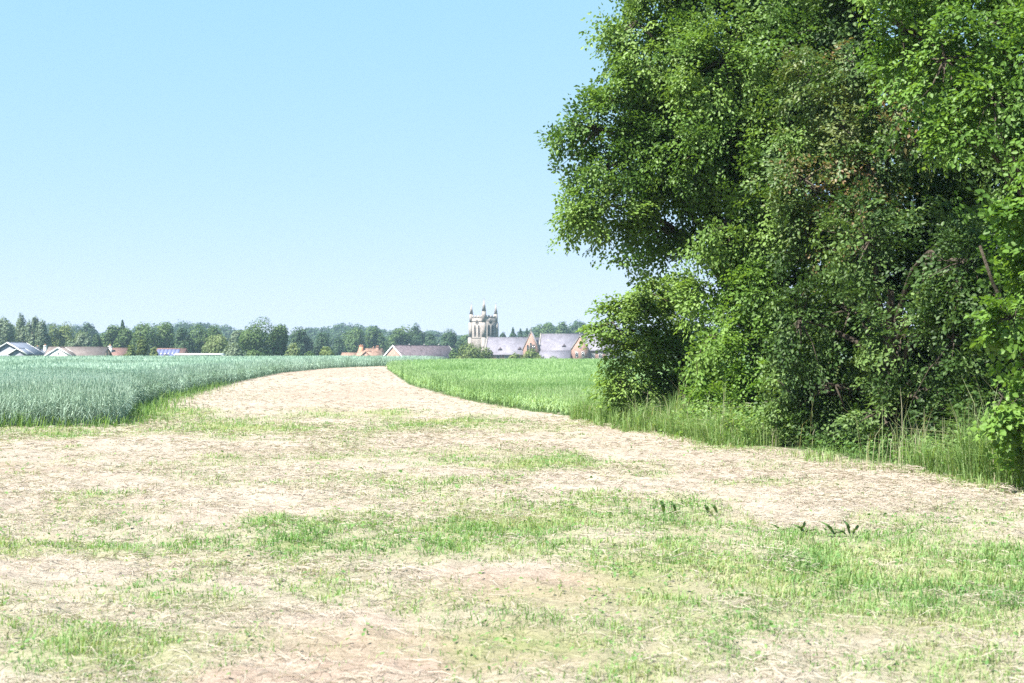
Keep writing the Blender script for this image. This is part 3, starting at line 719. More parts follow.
# ------------------------------------------------------------------ far trees
far_mats = {
    'willow': leaf_mat('grey_willow_foliage', [(0, (.09, .135, .08)), (.5, (.15, .20, .125)), (1, (.21, .26, .18))], .25, .6, .2),
    'green': leaf_mat('green_tree_foliage', [(0, (.04, .08, .025)), (.5, (.078, .135, .04)), (1, (.13, .19, .065))], .25, .6, .2),
    'dark': leaf_mat('dark_tree_foliage', [(0, (.022, .052, .022)), (.5, (.04, .082, .033)), (1, (.07, .115, .045))], .2, .6, .2),
    'olive': leaf_mat('olive_bush_foliage', [(0, (.07, .105, .03)), (.5, (.12, .165, .05)), (1, (.18, .22, .075))], .25, .6, .2),
    'yellow': leaf_mat('yellow_green_foliage', [(0, (.09, .13, .05)), (.5, (.14, .19, .08)), (1, (.20, .24, .11))], .3, .6, .2),
}
def far_crown(c, R, n, size, r, cone=False):
    """leaf clumps spread through an uneven crown made of several lobes"""
    k = r.integers(6, 10)
    if cone:
        t = r.random(n) ** .6; a = r.uniform(0, 6.28, n); rr = t * (.7 + .3 * r.random(n)) * (1 + .15 * np.sin(t * 40))
        P = np.stack([c[0] + np.cos(a) * rr * R[0], c[1] + np.sin(a) * rr * R[1], c[2] + R[2] * (1 - 2 * t)], 1)
        out = norm(np.stack([np.cos(a), np.sin(a), .4 + 0 * a], 1)); lt = np.zeros(n)
    else:
        lc = norm(r.normal(0, 1, (k, 3))) * r.uniform(.35, .68, (k, 1)); lc[0] = [0, 0, .45]; lr = r.uniform(.34, .55, k)
        j = r.integers(0, k, n); u = norm(r.normal(0, 1, (n, 3)))
        rad = r.uniform(.55, 1.05, n)
        q = lc[j] + u * (lr[j] * rad)[:, None]
        P = c + q * R; out = norm(u + .6 * q); lt = r.normal(0, .13, k)[j]
    s = size * r.uniform(.55, 1.3, n)
    D = norm(np.cross(out, r.normal(0, 1, (n, 3)))); N = norm(out + r.normal(0, .45, (n, 3)) + np.array([0, 0, .35]))
    V, f = leaves(P - D * (s * .5)[:, None], D, N, s, .85, .3, .1)
    return V, f, np.repeat(np.clip(.5 + lt + r.normal(0, .16, n), 0, 1), 6)

def far_tree(name, label, px, top, wpx, d, pal, bottom=.22, n=1700, cat='tree', cone=False, seed=0, group='trees in the village and on the slope behind'):
    r = np.random.default_rng(seed + int(px * 7 + d))
    x = (px - 512) / K * d; g = float(terrain(x, d)); zt = EYE + (HZ - top) / K * d
    H = max(zt - g, 1.2); rw = wpx / 2 / K * d
    root = thing(name, label, cat, (x, d, g), 0, group)
    zb = H * bottom; c = np.array([0, 0, (H + zb) / 2]); R = np.array([rw, rw, (H - zb) / 2])
    size = min(max(.00125 * d, .2), 1.0) * (1.0 if H > 5 else .8)
    V, f, t = far_crown(c, R * np.array([1.25, 1.25, 1.16]), n, size, r, cone)
    mt = MB(); tr = max(.05, .025 * H)
    mt.tube([(0, 0, -.3), (r.normal(0, .1), r.normal(0, .1), zb), (r.normal(0, .3), r.normal(0, .3), H * .7)], [tr * 1.2, tr * .9, tr * .35], 7)
    for q in range(5):
        a = r.uniform(0, 6.28); mt.tube([(0, 0, zb * .9 + H * .08 * q), (math.cos(a) * rw * .35, math.sin(a) * rw * .35, zb + H * .12 * q + .1 * H), (math.cos(a) * rw * .7, math.sin(a) * rw * .7, zb + H * .12 * q + .2 * H)], [tr * .5, tr * .3, tr * .1], 5)
    mt.build('trunk', bark_mat, root)
    build('crown', V, f, far_mats[pal], root, {'tint': t})
    return root

FT = [
    # name, label, px, top, width, distance, palette, bottom
    ('willow_tree', 'tall grey green willow cut by the left edge of the photo', 3, 315, 22, 420, 'willow', .1),
    ('willow_tree', 'narrow grey green willow second from the left edge', 21, 314, 15, 425, 'willow', .1),
    ('willow_tree', 'narrow grey green willow right of the two leftmost willows', 34, 315, 13, 418, 'willow', .1),
    ('willow_tree', 'shorter grey green willow ending the willow row', 44, 322, 13, 415, 'willow', .1),
    ('willow_tree', 'willow filling the gap behind the bungalow with two white gables', 12, 325, 22, 440, 'willow', .1),
    ('pale_tree', 'pale olive rounded tree behind the white gabled bungalow', 54, 323, 20, 430, 'olive', .1),
    ('pale_tree', 'pale olive broad tree right of its twin behind the white gable', 67, 324, 24, 435, 'olive', .1),
    ('willow_tree', 'silvery willow above the long brown bungalow roof', 81, 332, 24, 400, 'willow', .1),
    ('dark_tree', 'dark round tree rising behind the silvery willow', 86, 322, 22, 640, 'dark', .1),
    ('dark_tree', 'low dark tree above the middle of the brown roof', 97, 337, 15, 390, 'dark', .05),
    ('broadleaf_tree', 'green tree above the pink roof with cream chimney', 111, 325, 22, 430, 'green', .1),
    ('conifer_tree', 'pointed dark conifer poking above the green trees', 122.5, 323, 24, 445, 'dark', .1),
    ('broadleaf_tree', 'green tree directly right of the pointed conifer', 127, 329, 20, 415, 'green', .08),
    ('broadleaf_tree', 'round green tree above the bushes by the pink roof', 143, 323, 30, 410, 'green', .08),
    ('broadleaf_tree', 'broad mid green tree above the solar panel roof', 165, 322, 30, 415, 'green', .08),
    ('dark_tree', 'dark tree right above the end of the solar panel roof', 183, 327, 24, 405, 'dark', .05),
    ('broadleaf_tree', 'green tree behind the long white roof', 197, 325, 28, 420, 'green', .06),
    ('broadleaf_tree', 'green tree between the long white roof tree and the yellow willow', 214, 326, 24, 430, 'green', .06),
    ('yellow_willow', 'pale yellow green spreading tree at the right end of the white roof', 214, 336, 32, 300, 'yellow', .2),
    ('willow_tree', 'grey green willow left of the tall dark broad tree', 237, 329, 20, 390, 'willow', .06),
    ('broadleaf_tree', 'largest dark green round tree left of the village centre', 262, 319, 38, 350, 'green', .06),
    ('broadleaf_tree', 'dark green shoulder tree joined to the right of the largest tree', 282, 324, 26, 355, 'green', .06),
    ('dark_tree', 'dark tree between the largest tree and the blue wooded hill', 301, 328, 22, 440, 'dark', .06),
    ('dark_tree', 'low dark tree below the blue wooded hill', 322, 334, 26, 450, 'dark', .05),
    ('dark_tree', 'dark tree left of the orange roofed house and far behind it', 338, 336, 18, 520, 'dark', .05),
    ('broadleaf_tree', 'green tree above the orange roofed house chimney', 358, 328, 26, 560, 'green', .05),
    ('broadleaf_tree', 'green tree above the orange roofs and left of the brick gable', 376, 326, 24, 570, 'green', .05),
    ('broadleaf_tree', 'wide green tree above the brick gable house', 398, 326, 30, 580, 'green', .05),
    ('dark_tree', 'dark round topped tree above the long purple grey roof', 416, 325, 18, 590, 'dark', .05),
    ('dark_tree', 'dark tree above the right half of the purple grey roof', 430, 332, 22, 560, 'dark', .05),
    ('dark_tree', 'large dark tree just left of the church tower', 449, 330, 28, 540, 'dark', .05),
    ('broadleaf_tree', 'green tree touching the left foot of the church tower', 465, 335, 16, 600, 'green', .05),
    ('dark_tree', 'small dark tree right behind the church tower foot', 503, 334, 9, 620, 'dark', .1),
    ('conifer_tree', 'first dark conifer behind the school roof, right of the tower', 513, 330, 20, 640, 'dark', .05),
    ('conifer_tree', 'second dark conifer behind the school roof', 520.5, 331.5, 17, 645, 'dark', .05),
    ('conifer_tree', 'third dark conifer behind the school roof beside the brick gable', 527, 331, 20, 640, 'dark', .05),
    ('broadleaf_tree', 'round green tree above the middle of the school roof', 548, 320, 26, 660, 'green', .05),
    ('broadleaf_tree', 'second green tree above the school roof near the right gable', 563, 322, 18, 670, 'green', .05),
    ('dark_tree', 'dark tree above the right end of the school roof', 578, 322, 26, 700, 'dark', .05),
    ('dark_tree', 'dark tree behind the layered bush at the end of the school', 600, 326, 26, 700, 'dark', .05),
]
for t in FT:
    far_tree(t[0], t[1], *t[2:7], bottom=t[7], cone=t[0] == 'conifer_tree', n=6500 if t[5] < 360 else 3600)

FB = [
    ('garden_bush', 'light green garden bush at the right end of the pink roof', 131, 345.5, 14, 285, 'olive'),
    ('garden_bush', 'tallest green garden bush between pink roof and solar panel roof', 142, 343, 18, 287, 'olive'),
    ('garden_bush', 'dull brownish garden bush at the left end of the solar panel roof', 155, 348.5, 11, 283, 'yellow'),
    ('garden_bush', 'grey green bush right of the yellow willow', 235, 344, 20, 290, 'willow'),
    ('garden_bush', 'bright green bush right below the largest round tree', 293, 344, 20, 290, 'yellow'),
    ('garden_bush', 'low dark bush under the largest round tree', 252, 349, 28, 292, 'green'),
    ('garden_bush', 'olive bush left of the orange roofed house', 326, 346, 28, 300, 'olive'),
    ('garden_bush', 'low dark green bush filling under the olive bush', 310, 352, 22, 305, 'green'),
    ('garden_bush', 'large olive bush before the church tower foot', 467, 343.5, 34, 330, 'olive'),
    ('garden_bush', 'lower olive bush joined to the right of the large one', 487, 348.5, 22, 332, 'olive'),
    ('garden_bush', 'small dark bush at the right end of the purple grey roof', 453, 349, 14, 335, 'green'),
    ('garden_bush', 'olive bush before the first brick gable of the school', 531, 349, 24, 335, 'olive'),
    ('garden_bush', 'low bush left of the olive bush at the first brick gable', 514, 355, 18, 338, 'olive'),
    ('garden_bush', 'low grey green bush before the low slate roof of the school', 553, 355.5, 20, 340, 'willow'),
]
for b in FB:
    far_tree(b[0], b[1], *b[2:7], bottom=.03, n=2600, cat='bush', group='bushes along the gardens beyond the crops')

# far wooded hill, one continuous mass
SK = np.array([(-400, 326), (0, 326), (80, 323), (100, 332), (165, 321), (200, 320), (222, 323), (240, 329), (290, 334), (310, 326), (345, 321), (365, 323), (385, 328), (430, 330), (460, 334), (505, 337), (540, 325), (565, 322), (590, 323), (640, 325), (800, 324), (1400, 326)], float)
mb = MB(); r = np.random.default_rng(5)
for row, (d0, dz, step) in enumerate([(1080, 0, 9), (960, 5, 9), (860, 10, 10)]):
    px = -260.
    while px < 1150:
        px += step * r.uniform(.6, 1.3)
        d = d0 + r.uniform(-50, 50); x = (px - 512) / K * d; g = float(terrain(x, d))
        top = np.interp(px, SK[:, 0], SK[:, 1]) + dz + r.uniform(-1, 2.5)
        zt = max(EYE + (HZ - top) / K * d, g + 5); zb = min(g + .5, zt - 6)
        rw = r.uniform(6, 9.5)
        V, f, t = far_crown(np.array([x, d, (zt + zb) / 2]), np.array([rw, rw, (zt - zb) / 2]), 560, 1.3, r)
        mb.add(V, f, tint=np.clip(t + r.normal(0, .1), 0, 1))
tag(mb.build('hill_woods', far_mats['dark']), 'dark woods covering the low hills along the skyline', 'woods', kind='stuff')

# ------------------------------------------------------------------ buildings
brick = course_mat('red_brick', (.23, .105, .08), (.29, .14, .105), (.34, .28, .24), .23, .08, .012, .85, 1.2, .25)
brick_pale = course_mat('pale_brick', (.30, .21, .155), (.35, .25, .19), (.36, .32, .27), .23, .08, .012, .85, 1.2, .25)
stone = course_mat('weathered_limestone', (.29, .255, .235), (.35, .315, .29), (.22, .195, .18), .7, .35, .03, .85, .5, .45)
slate = course_mat('purple_grey_slate', (.175, .165, .20), (.225, .21, .25), (.13, .12, .15), .35, .25, .02, .55, .6, .3)
slate_dark = course_mat('weathered_brown_slate', (.11, .085, .10), (.17, .135, .155), (.07, .055, .065), .4, .32, .04, .7, .9, .55)
tile_red = course_mat('pink_red_clay_tile', (.25, .145, .125), (.30, .18, .155), (.18, .10, .09), .3, .28, .02, .8, .8, .3)
tile_orange = course_mat('mottled_orange_clay_tile', (.30, .175, .13), (.37, .255, .20), (.23, .14, .105), .3, .28, .03, .8, 1.1, .45)
tile_brown = course_mat('brown_concrete_tile', (.165, .135, .13), (.205, .17, .16), (.13, .10, .095), .35, .3, .02, .8, .6, .25)
tile_blue = course_mat('blue_grey_concrete_tile', (.12, .14, .19), (.15, .17, .22), (.09, .10, .14), .35, .3, .02, .7, .6, .25)
white_paint = solid_mat('white_painted_board', [(.3, (.70, .70, .69)), (.7, (.80, .80, .79))], 1.5, .5, .4)
white_render = solid_mat('white_render', [(.3, (.66, .65, .62)), (.7, (.76, .75, .73))], .8, .8, .2)
grey_board = solid_mat('grey_weatherboard', [(.3, (.20, .21, .24)), (.7, (.26, .27, .30))], 1.2, .7, .2)
dark_glass = solid_mat('dark_window_glass', [(.3, (.02, .025, .03)), (.7, (.04, .045, .05))], 1., .1, .5)
louvre = solid_mat('dark_belfry_louvres', [(.3, (.05, .048, .05)), (.7, (.09, .085, .085))], 2., .8, .2)
pot_mat = solid_mat('terracotta_pot', [(.3, (.40, .20, .12)), (.7, (.50, .27, .17))], 3., .8, .2)
panel_mat = solid_mat('blue_solar_panel', [(.3, (.12, .13, .26)), (.7, (.17, .18, .33))], 4., .25, .5)
metal_mat = solid_mat('grey_metal', [(.3, (.20, .20, .20)), (.7, (.28, .28, .28))], 4., .5, .5)

def place(px, d): return ((px - 512) / K * d, d)
BASE = -4.6

def gable_block(root, x0, x1, w, eave, ridge, wall_mat, roof_mat, over=.35, verge_over=.3, base=0., barge=None, hip=False, names=('wall', 'roof', 'bargeboard')):
    """walls with pitched roof, ridge along local X from x0 to x1, half width w; heights are local"""
    m = MB(); th = .18
    pts = [(x0, -w, base), (x0, w, base), (x0, w, eave), (x0, 0, ridge), (x0, -w, eave)]
    m.poly_extrude(pts, (x1 - x0, 0, 0)); m.build(names[0], wall_mat, root)
    sl = (ridge - eave) / w
    m = MB()
    for s in (-1, 1):
        ye = s * (w + over); ze = eave - over * sl
        a = [(x0 - verge_over, 0, ridge + .02), (x0 - verge_over, ye, ze + .02), (x0 - verge_over, ye, ze + th), (x0 - verge_over, 0, ridge + th + .05)]
        if s > 0: a = a[::-1]
        m.poly_extrude(a, (x1 - x0 + 2 * verge_over, 0, 0))
    m.tube([(x0 - verge_over, 0, ridge + th), (x1 + verge_over, 0, ridge + th)], .13, 6)
    m.build(names[1], roof_mat, root)
    if barge:
        for xx, sg in ((x0 - verge_over - .07, -1), (x1 + verge_over + .01, 1)):
            for s in (-1, 1):
                ye = s * (w + over + .05); ze = eave - (over + .05) * sl
                b = MB(); bw = barge
                b.poly_extrude([(xx, 0, ridge + th + .08), (xx, 0, ridge + th + .08 - bw * 1.2), (xx, ye, ze + th + .03 - bw * 1.1), (xx, ye, ze + th + .05)], (.06, 0, 0))
                b.build(names[2], white_paint, root)

def chimney(root, x, y, z0, z1, w, mat, pots=2, d=None, name='chimney'):
    d = d or w
    m = MB(); m.box(x - w / 2, x + w / 2, y - d / 2, y + d / 2, z0, z1 - .22); m.box(x - w / 2 - .06, x + w / 2 + .06, y - d / 2 - .06, y + d / 2 + .06, z1 - .22, z1)
    c = m.build(name, mat, root)
    for k in range(pots):
        p = MB(); px_ = x + (k - (pots - 1) / 2) * (w / max(pots, 1)) * .8
        p.tube([(px_, y, z1), (px_, y, z1 + .35)], [.13, .11], 8); p.build('chimney_pot', pot_mat, c)
    return c

def window_y(root, x, y, z, w, h, frame_mat=white_paint, glass=dark_glass, out=-1):
    """window on a wall facing local -Y (out=-1) or +Y"""
    f = MB(); t = .08; yo = y + out * .03
    y0, y1 = sorted((yo, yo + out * .06))
    f.box(x - w / 2, x - w / 2 + t, y0, y1, z, z + h); f.box(x + w / 2 - t, x + w / 2, y0, y1, z, z + h)
    f.box(x - w / 2 + t, x + w / 2 - t, y0, y1, z, z + t); f.box(x - w / 2 + t, x + w / 2 - t, y0, y1, z + h - t, z + h)
    f.box(x - t / 3, x + t / 3, y0, y1, z + t, z + h - t)
    fo = f.build('window', frame_mat, root)
    g = MB(); gy0, gy1 = sorted((yo, yo + out * .02)); g.box(x - w / 2 + t, x - t / 3, gy0, gy1, z + t, z + h - t); g.box(x + t / 3, x + w / 2 - t, gy0, gy1, z + t, z + h - t)
    g.build('pane', glass, fo)

def window_x(root, x, y, z, w, h, out=-1, frame_mat=white_paint, glass=dark_glass):
    f = MB(); t = .08; xo = x + out * .03; x0, x1 = sorted((xo, xo + out * .06))
    f.box(x0, x1, y - w / 2, y - w / 2 + t, z, z + h); f.box(x0, x1, y + w / 2 - t, y + w / 2, z, z + h)
    f.box(x0, x1, y - w / 2 + t, y + w / 2 - t, z, z + t); f.box(x0, x1, y - w / 2 + t, y + w / 2 - t, z + h - t, z + h)
    fo = f.build('window', frame_mat, root)
    g = MB(); a, b = sorted((xo, xo + out * .02)); g.box(a, b, y - w / 2 + t, y + w / 2 - t, z + t, z + h - t); g.build('pane', glass, fo)

def local_z(row, d): return EYE + (HZ - row) / K * d - BASE

# --- brick gable house (gable towards the camera and left, long roof running away to the right)
d = 420; gx_, gy_ = place(393, d)
th = math.radians(36)
# local +X runs along the ridge away from the camera
h = thing('brick_house', 'red brick house with white bargeboards and long purple grey roof', 'house', (gx_, gy_, BASE), math.atan2(math.cos(th), math.sin(th)), 'houses of the village')
zr = local_z(345.6, d); w_ = 5.0
gable_block(h, 0, 26, w_, zr - 4.5, zr - .1, brick, slate_dark, .5, .15, 0, barge=.42)
for s in (-1.6, 1.6): window_x(h, 0, s, 1.0, 1.3, 1.3)
window_x(h, 0, 0, zr - 4.6, 1.3, 1.2)
for k in range(4): window_y(h, 3.5 + 5.4 * k, -w_, .9, 1.5, 1.0)
for k in (7.5, 14.5, 21.5):
    m = MB(); m.tube([(k, 0, zr + .05), (k, 0, zr + .55)], [.22, .2], 8); m.build('roof_vent', metal_mat, h)

# --- orange roofed house
d = 445; cx, cy = place(368, d)
h = thing('orange_roofed_house', 'old house with mottled orange tiled roofs and tall brick chimneys', 'house', (cx, cy, BASE), math.radians(-14), 'houses of the village')
u = d / K
gable_block(h, -9 * u, 15 * u, 3.4, local_z(358, d), local_z(349.3, d), brick_pale, tile_orange, .35, .25)
# lower wing to the left and a front wing
def sub_block(root, ox, oy, ang, *a, **k):
    before = set(root.children)
    gable_block(root, *a, **k)
    for c in set(root.children) - before:
        c.location = (ox, oy, 0); c.rotation_euler = (0, 0, ang)
sub_block(h, -17.5 * u, -1.2, 0, -8 * u, 8.2 * u, 2.8, local_z(360, d), local_z(353.5, d), brick_pale, tile_orange, .3, .2)
sub_block(h, 1.5, -1.0, -math.pi / 2, 0, 5.2, 2.7, local_z(359, d), local_z(351.8, d), brick, tile_orange, .3, .2)
chimney(h, -6.3 * u, -.6, 4, local_z(345.6, d), 1.25, pot_mat, 2, .8)
chimney(h, 10.5 * u, -.3, 4, local_z(346.8, d), .9, brick, 2, .7)
chimney(h, 5.5 * u, .3, 5, local_z(347.6, d), .7, brick, 1)
for k in (-2.2, 3.8): window_y(h, k, -3.4, 1.2, 1.3, 1.3)
window_y(h, -5.2, -4.0, .8, 1.2, 1.2)

# --- far left: grey gabled bungalow with white bargeboards and its smaller front gable
d = 300; u = d / K; cx, cy = place(7.6, d)
h = thing('grey_bungalow', 'grey gabled bungalow with two white edged gables at the far left', 'house', (cx, cy, BASE), math.pi / 2, 'houses of the village')
zr = local_z(342.6, d)
gable_block(h, 0, 11, 4.0, zr - 2.45, zr - .15, grey_board, tile_blue, .4, .2, 0, barge=.22)
window_x(h, 0, 1.2, 1.0, 1.6, 1.2); window_x(h, 0, -1.6, 1.0, 1.2, 1.2)
# front porch gable (ridge along local X, in front of the main gable)
zp = local_z(348.7, d)
sub_block(h, 0, -3.5, 0, -4, 0, 1.75, zp - 1.15, zp - .12, grey_board, tile_blue, .3, .2, 0, barge=.2)
window_x(h, -4, -3.5, 1.0, 1.4, 1.1)

d = 325; u = d / K; cx, cy = place(38, d)
h = thing('blue_roofed_bungalow', 'low bungalow with blue grey roof and two small chimneys, right of grey gables', 'house', (cx, cy, BASE), 0, 'houses of the village')
zr = local_z(349.6, d)
gable_block(h, -24 * u, 14 * u, 4.0, zr - 2.4, zr - .15, brick_pale, tile_blue, .4, .3)
chimney(h, 0, -.3, zr - 2, local_z(347, d), .8, grey_board, 1)
chimney(h, 8 * u, -.5, zr - 2, local_z(345.6, d), .55, white_render, 1)
chimney(h, -15 * u, .2, zr - 2, local_z(343.6, d), .55, brick_pale, 1)
for k in (-3, 0, 2.5): window_y(h, k, -4.0, .9, 1.3, 1.2)

d = 315; u = d / K; cx, cy = place(80, d)
h = thing('brown_roofed_bungalow', 'long brown roofed bungalow with a white front gable at its left end', 'house', (cx, cy, BASE), 0, 'houses of the village')
zr = local_z(347.4, d)
gable_block(h, -30 * u, 27 * u, 4.3, zr - 2.5, zr - .15, brick_pale, tile_brown, .4, .3)
zg = local_z(347.7, d - 6)
sub_block(h, -2.75, -3.0, -math.pi / 2, -1, 3.6, 2.75, zg - 1.75, zg - .12, white_render, tile_brown, .3, .05, 0, barge=.28)
window_y(h, -2.75, -6.6, 1.0, 1.8, 1.2)
window_y(h, -2.75, -6.6, zg - 1.35, .35, .45)
for k in (0, 2.6, 5): window_y(h, k, -4.3, .9, 1.4, 1.2)

d = 335; u = d / K; cx, cy = place(111, d)
h = thing('pink_roofed_bungalow', 'bungalow with pinkish red tiled roof and a cream chimney on its front slope', 'house', (cx, cy, BASE), math.radians(3), 'houses of the village')
zr = local_z(348.4, d)
gable_block(h, -15 * u, 16 * u, 4.1, zr - 2.6, zr - .15, brick_pale, tile_red, .4, .3)
chimney(h, .6 * u, -1.4, zr - 3, local_z(346, d), .75, white_render, 1)
for k in (-2.2, 2.2): window_y(h, k, -4.1, .9, 1.4, 1.2)

d = 325; u = d / K; cx, cy = place(171, d)
h = thing('solar_roof_house', 'house with blue solar panels over most of its pinkish tiled roof', 'house', (cx, cy, BASE), math.radians(-3), 'houses of the village')
zr = local_z(348.9, d); w_ = 4.2; rise = 2.7
gable_block(h, -14 * u, 14.5 * u, w_, zr - rise, zr - .15, brick_pale, tile_red, .4, .3)
sl = (rise - .15) / w_
for r_ in range(2):
    for c_ in range(6):
        m = MB(); xa = -13 * u + c_ * .88; ya = -.35 - r_ * 1.85; yb = ya - 1.78
        za, zb2 = zr - .15 + sl * ya + .30, zr - .15 + sl * yb + .30
        m.poly_extrude([(xa, ya, za), (xa, yb, zb2), (xa, yb, zb2 - .05), (xa, ya, za - .05)], (.872, 0, 0)); m.build('solar_panel', panel_mat, h)
m = MB(); m.box(-.9, .1, -3.2, -2.4, zr - 2.4, zr - 1.25); m.build('roof_window', louvre, h)
for k in (-1.8, 1.6): window_y(h, k, -w_, .9, 1.4, 1.2)

d = 285; u = d / K; cx, cy = place(200, d)
h = thing('white_shed', 'long low white roofed shed beneath the yellow green spreading tree', 'shed', (cx, cy, BASE), 0, 'houses of the village')
zt = local_z(353.4, d)
m = MB(); m.box(-23 * u, 23 * u, -2, 2, 0, zt - .35); m.build('wall', white_render, h)
m = MB(); m.poly_extrude([(-23.6 * u, -2.3, zt - .34), (-23.6 * u, 2.3, zt - .34), (-23.6 * u, 2.3, zt - .2), (-23.6 * u, 0, zt), (-23.6 * u, -2.3, zt - .2)], (47.2 * u, 0, 0)); m.build('roof', white_paint, h)
for k in (-3, -1, 1.2, 3.2): window_y(h, k, -2, zt - 1.6, 1.1, .9)

# --- church tower, one corner towards the camera
ANG = math.atan2(-.67, .74)          # local X along the school's ridge, local -Y faces camera-left
d = 560; cx, cy = place(483.6, d)
ch = thing('church_tower', 'square pale stone church tower with four pinnacles rising over the school roof', 'church', (cx, cy, BASE), ANG)
s = 3.75
zpar = local_z(316.4, d - 4); zbel = local_z(338, d - 4); zspr = local_z(323, d - 4)
m = MB(); m.box(-s, s, -s, s, 0, zpar - .6); m.build('tower_wall', stone, ch)
for z, e in ((zbel, .14), (zpar - 1.9, .16), (zbel - 5.5, .14)):
    m = MB(); m.box(-s - e, s + e, -s - e, s + e, z, z + .3); m.build('string_course', stone, ch)
# parapet with pierced battlements
m = MB()
for a, b in (((-s - .05, s + .05), None), (None, (-s - .05, s + .05))):
    for sg in (-1, 1):
        for k in range(9):
            t0 = -s + k * (2 * s / 9); hh = .75 if k % 2 else .25
            if a: m.box(t0, t0 + 2 * s / 9, sg * (s - .14) - .16, sg * (s - .14) + .16, zpar - .6, zpar + hh - .3)
            else: m.box(sg * (s - .141) - .16, sg * (s - .141) + .16, max(t0, -s + .31), min(t0 + 2 * s / 9, s - .31), zpar - .6, zpar + hh - .305)
m.build('parapet', stone, ch)
# angle buttresses with set-offs
for sx in (-1, 1):
    for sy in (-1, 1):
        m = MB()
        for (zz0, zz1, e) in ((0, zbel, .62), (zbel, zspr, .42)):
            m.box(*sorted((sx * (s + e), sx * (s - .9))), *sorted((sy * (s + e), sy * (s - .9))), zz0, zz1)
            c0 = (sx * (s + e / 2 - .45), sy * (s + e / 2 - .45))
            rr = (e + .9) / 2
            V = [(c0[0] - rr, c0[1] - rr, zz1), (c0[0] + rr, c0[1] - rr, zz1), (c0[0] + rr, c0[1] + rr, zz1), (c0[0] - rr, c0[1] + rr, zz1), (sx * (s - .5), sy * (s - .5), zz1 + 1.4)]
            m.add(V, [np.array([[0, 1, 4], [1, 2, 4], [2, 3, 4], [3, 0, 4]])])
        m.build('buttress', stone, ch)
        big = sx == 1 and sy == -1
        R_ = .92 if big else .8; top = local_z(297.6, d - 5) if big else local_z(302.8, d)
        m = MB(); q = (sx * (s - .35), sy * (s - .35))
        zs = zspr + .4; ze = top - (5.3 if big else 4.5)
        m.tube([(q[0], q[1], zs), (q[0], q[1], ze)], [R_, R_ * .92], 8)
        pin = m.build('pinnacle', stone, ch)
        m = MB(); m.cone((q[0], q[1], ze), R_ * .95, top - ze, 8); m.tube([(q[0], q[1], top - .7), (q[0], q[1], top + .5)], [.1, .03], 5); m.build('spirelet', stone, pin)
# belfry openings: two tall pointed lights and a roundel on each face
def lancet(w, z0, z1, n=7):
    r = w / 2; pts = [(-r, z0), (r, z0), (r, z1 - w)]
    for k in range(1, n): t = k / n; pts.append((r - r * (t ** 1.6), z1 - w + w * math.sin(t * math.pi / 2)))
    pts.append((0, z1))
    for k in range(n - 1, 0, -1): t = k / n; pts.append((-(r - r * (t ** 1.6)), z1 - w + w * math.sin(t * math.pi / 2)))
    pts.append((-r, z1 - w)); return pts
def lancet_on(root, axis, sg, s_, off, w, z0, z1, fr=.2, gl=louvre, fmat=stone, name='window', bars=True):
    to = (lambda u, o, z: (u, sg * (s_ + o), z)) if axis == 'y' else (lambda u, o, z: (sg * (s_ + o), u, z))
    P = lancet(w + 2 * fr, z0 - fr, z1 + fr * 1.3); Q = lancet(w, z0, z1); n = len(P)
    V = [to(off + p[0], .16, p[1]) for p in P] + [to(off + p[0], .16, p[1]) for p in Q] + [to(off + p[0], .0, p[1]) for p in P] + [to(off + p[0], .0, p[1]) for p in Q]
    F = []
    for i in range(n):
        j = (i + 1) % n; F += [[i, j, n + j, n + i], [i, 2 * n + i, 2 * n + j, j], [n + i, n + j, 3 * n + j, 3 * n + i]]
    f = build(name, V, np.array(F), fmat, root)
    g = MB(); g.poly_extrude([to(off + p[0], .0, p[1]) for p in Q], np.array(to(0, .04, 0)) - np.array(to(0, 0, 0)))
    if bars:
        for k in range(int((z1 - z0 - w) / .5)):
            zc = z0 + .3 + .5 * k; a = to(off - w / 2 + .04, .05, zc); b = to(off + w / 2 - .04, .12, zc + .1)
            g.box(*sorted((a[0], b[0])), *sorted((a[1], b[1])), zc, zc + .1)
    g.build('louvre', gl, f)
for axis in 'xy':
    for sg in (-1, 1):
        for off in (-1.05, 1.05): lancet_on(ch, axis, sg, s, off, .85, zbel + .9, zspr - .9)
        # roundel above
        th_ = np.linspace(0, 2 * np.pi, 16, endpoint=False); zc = zspr + .55
        to = (lambda u, o, z: (u, sg * (s + o), z)) if axis == 'y' else (lambda u, o, z: (sg * (s + o), u, z))
        ring = MB(); n = 16
        V = [to(.95 * math.cos(t), .14, zc + .95 * math.sin(t)) for t in th_] + [to(.65 * math.cos(t), .14, zc + .65 * math.sin(t)) for t in th_] + [to(.95 * math.cos(t), 0, zc + .95 * math.sin(t)) for t in th_] + [to(.65 * math.cos(t), 0, zc + .65 * math.sin(t)) for t in th_]
        F = []
        for i in range(n): j = (i + 1) % n; F += [[i, j, n + j, n + i], [i, 2 * n + i, 2 * n + j, j], [n + i, n + j, 3 * n + j, 3 * n + i]]
        f = build('roundel', V, np.array(F), stone, ch)
        g = MB(); g.poly_extrude([to(.65 * math.cos(t), 0, zc + .65 * math.sin(t)) for t in th_], np.array(to(0, .04, 0)) - np.array(to(0, 0, 0))); g.build('opening', louvre, f)
m = MB(); m.box(-s + .3, s - .3, -s + .3, s - .3, zpar - .6, zpar - .45); m.build('roof', slate, ch)

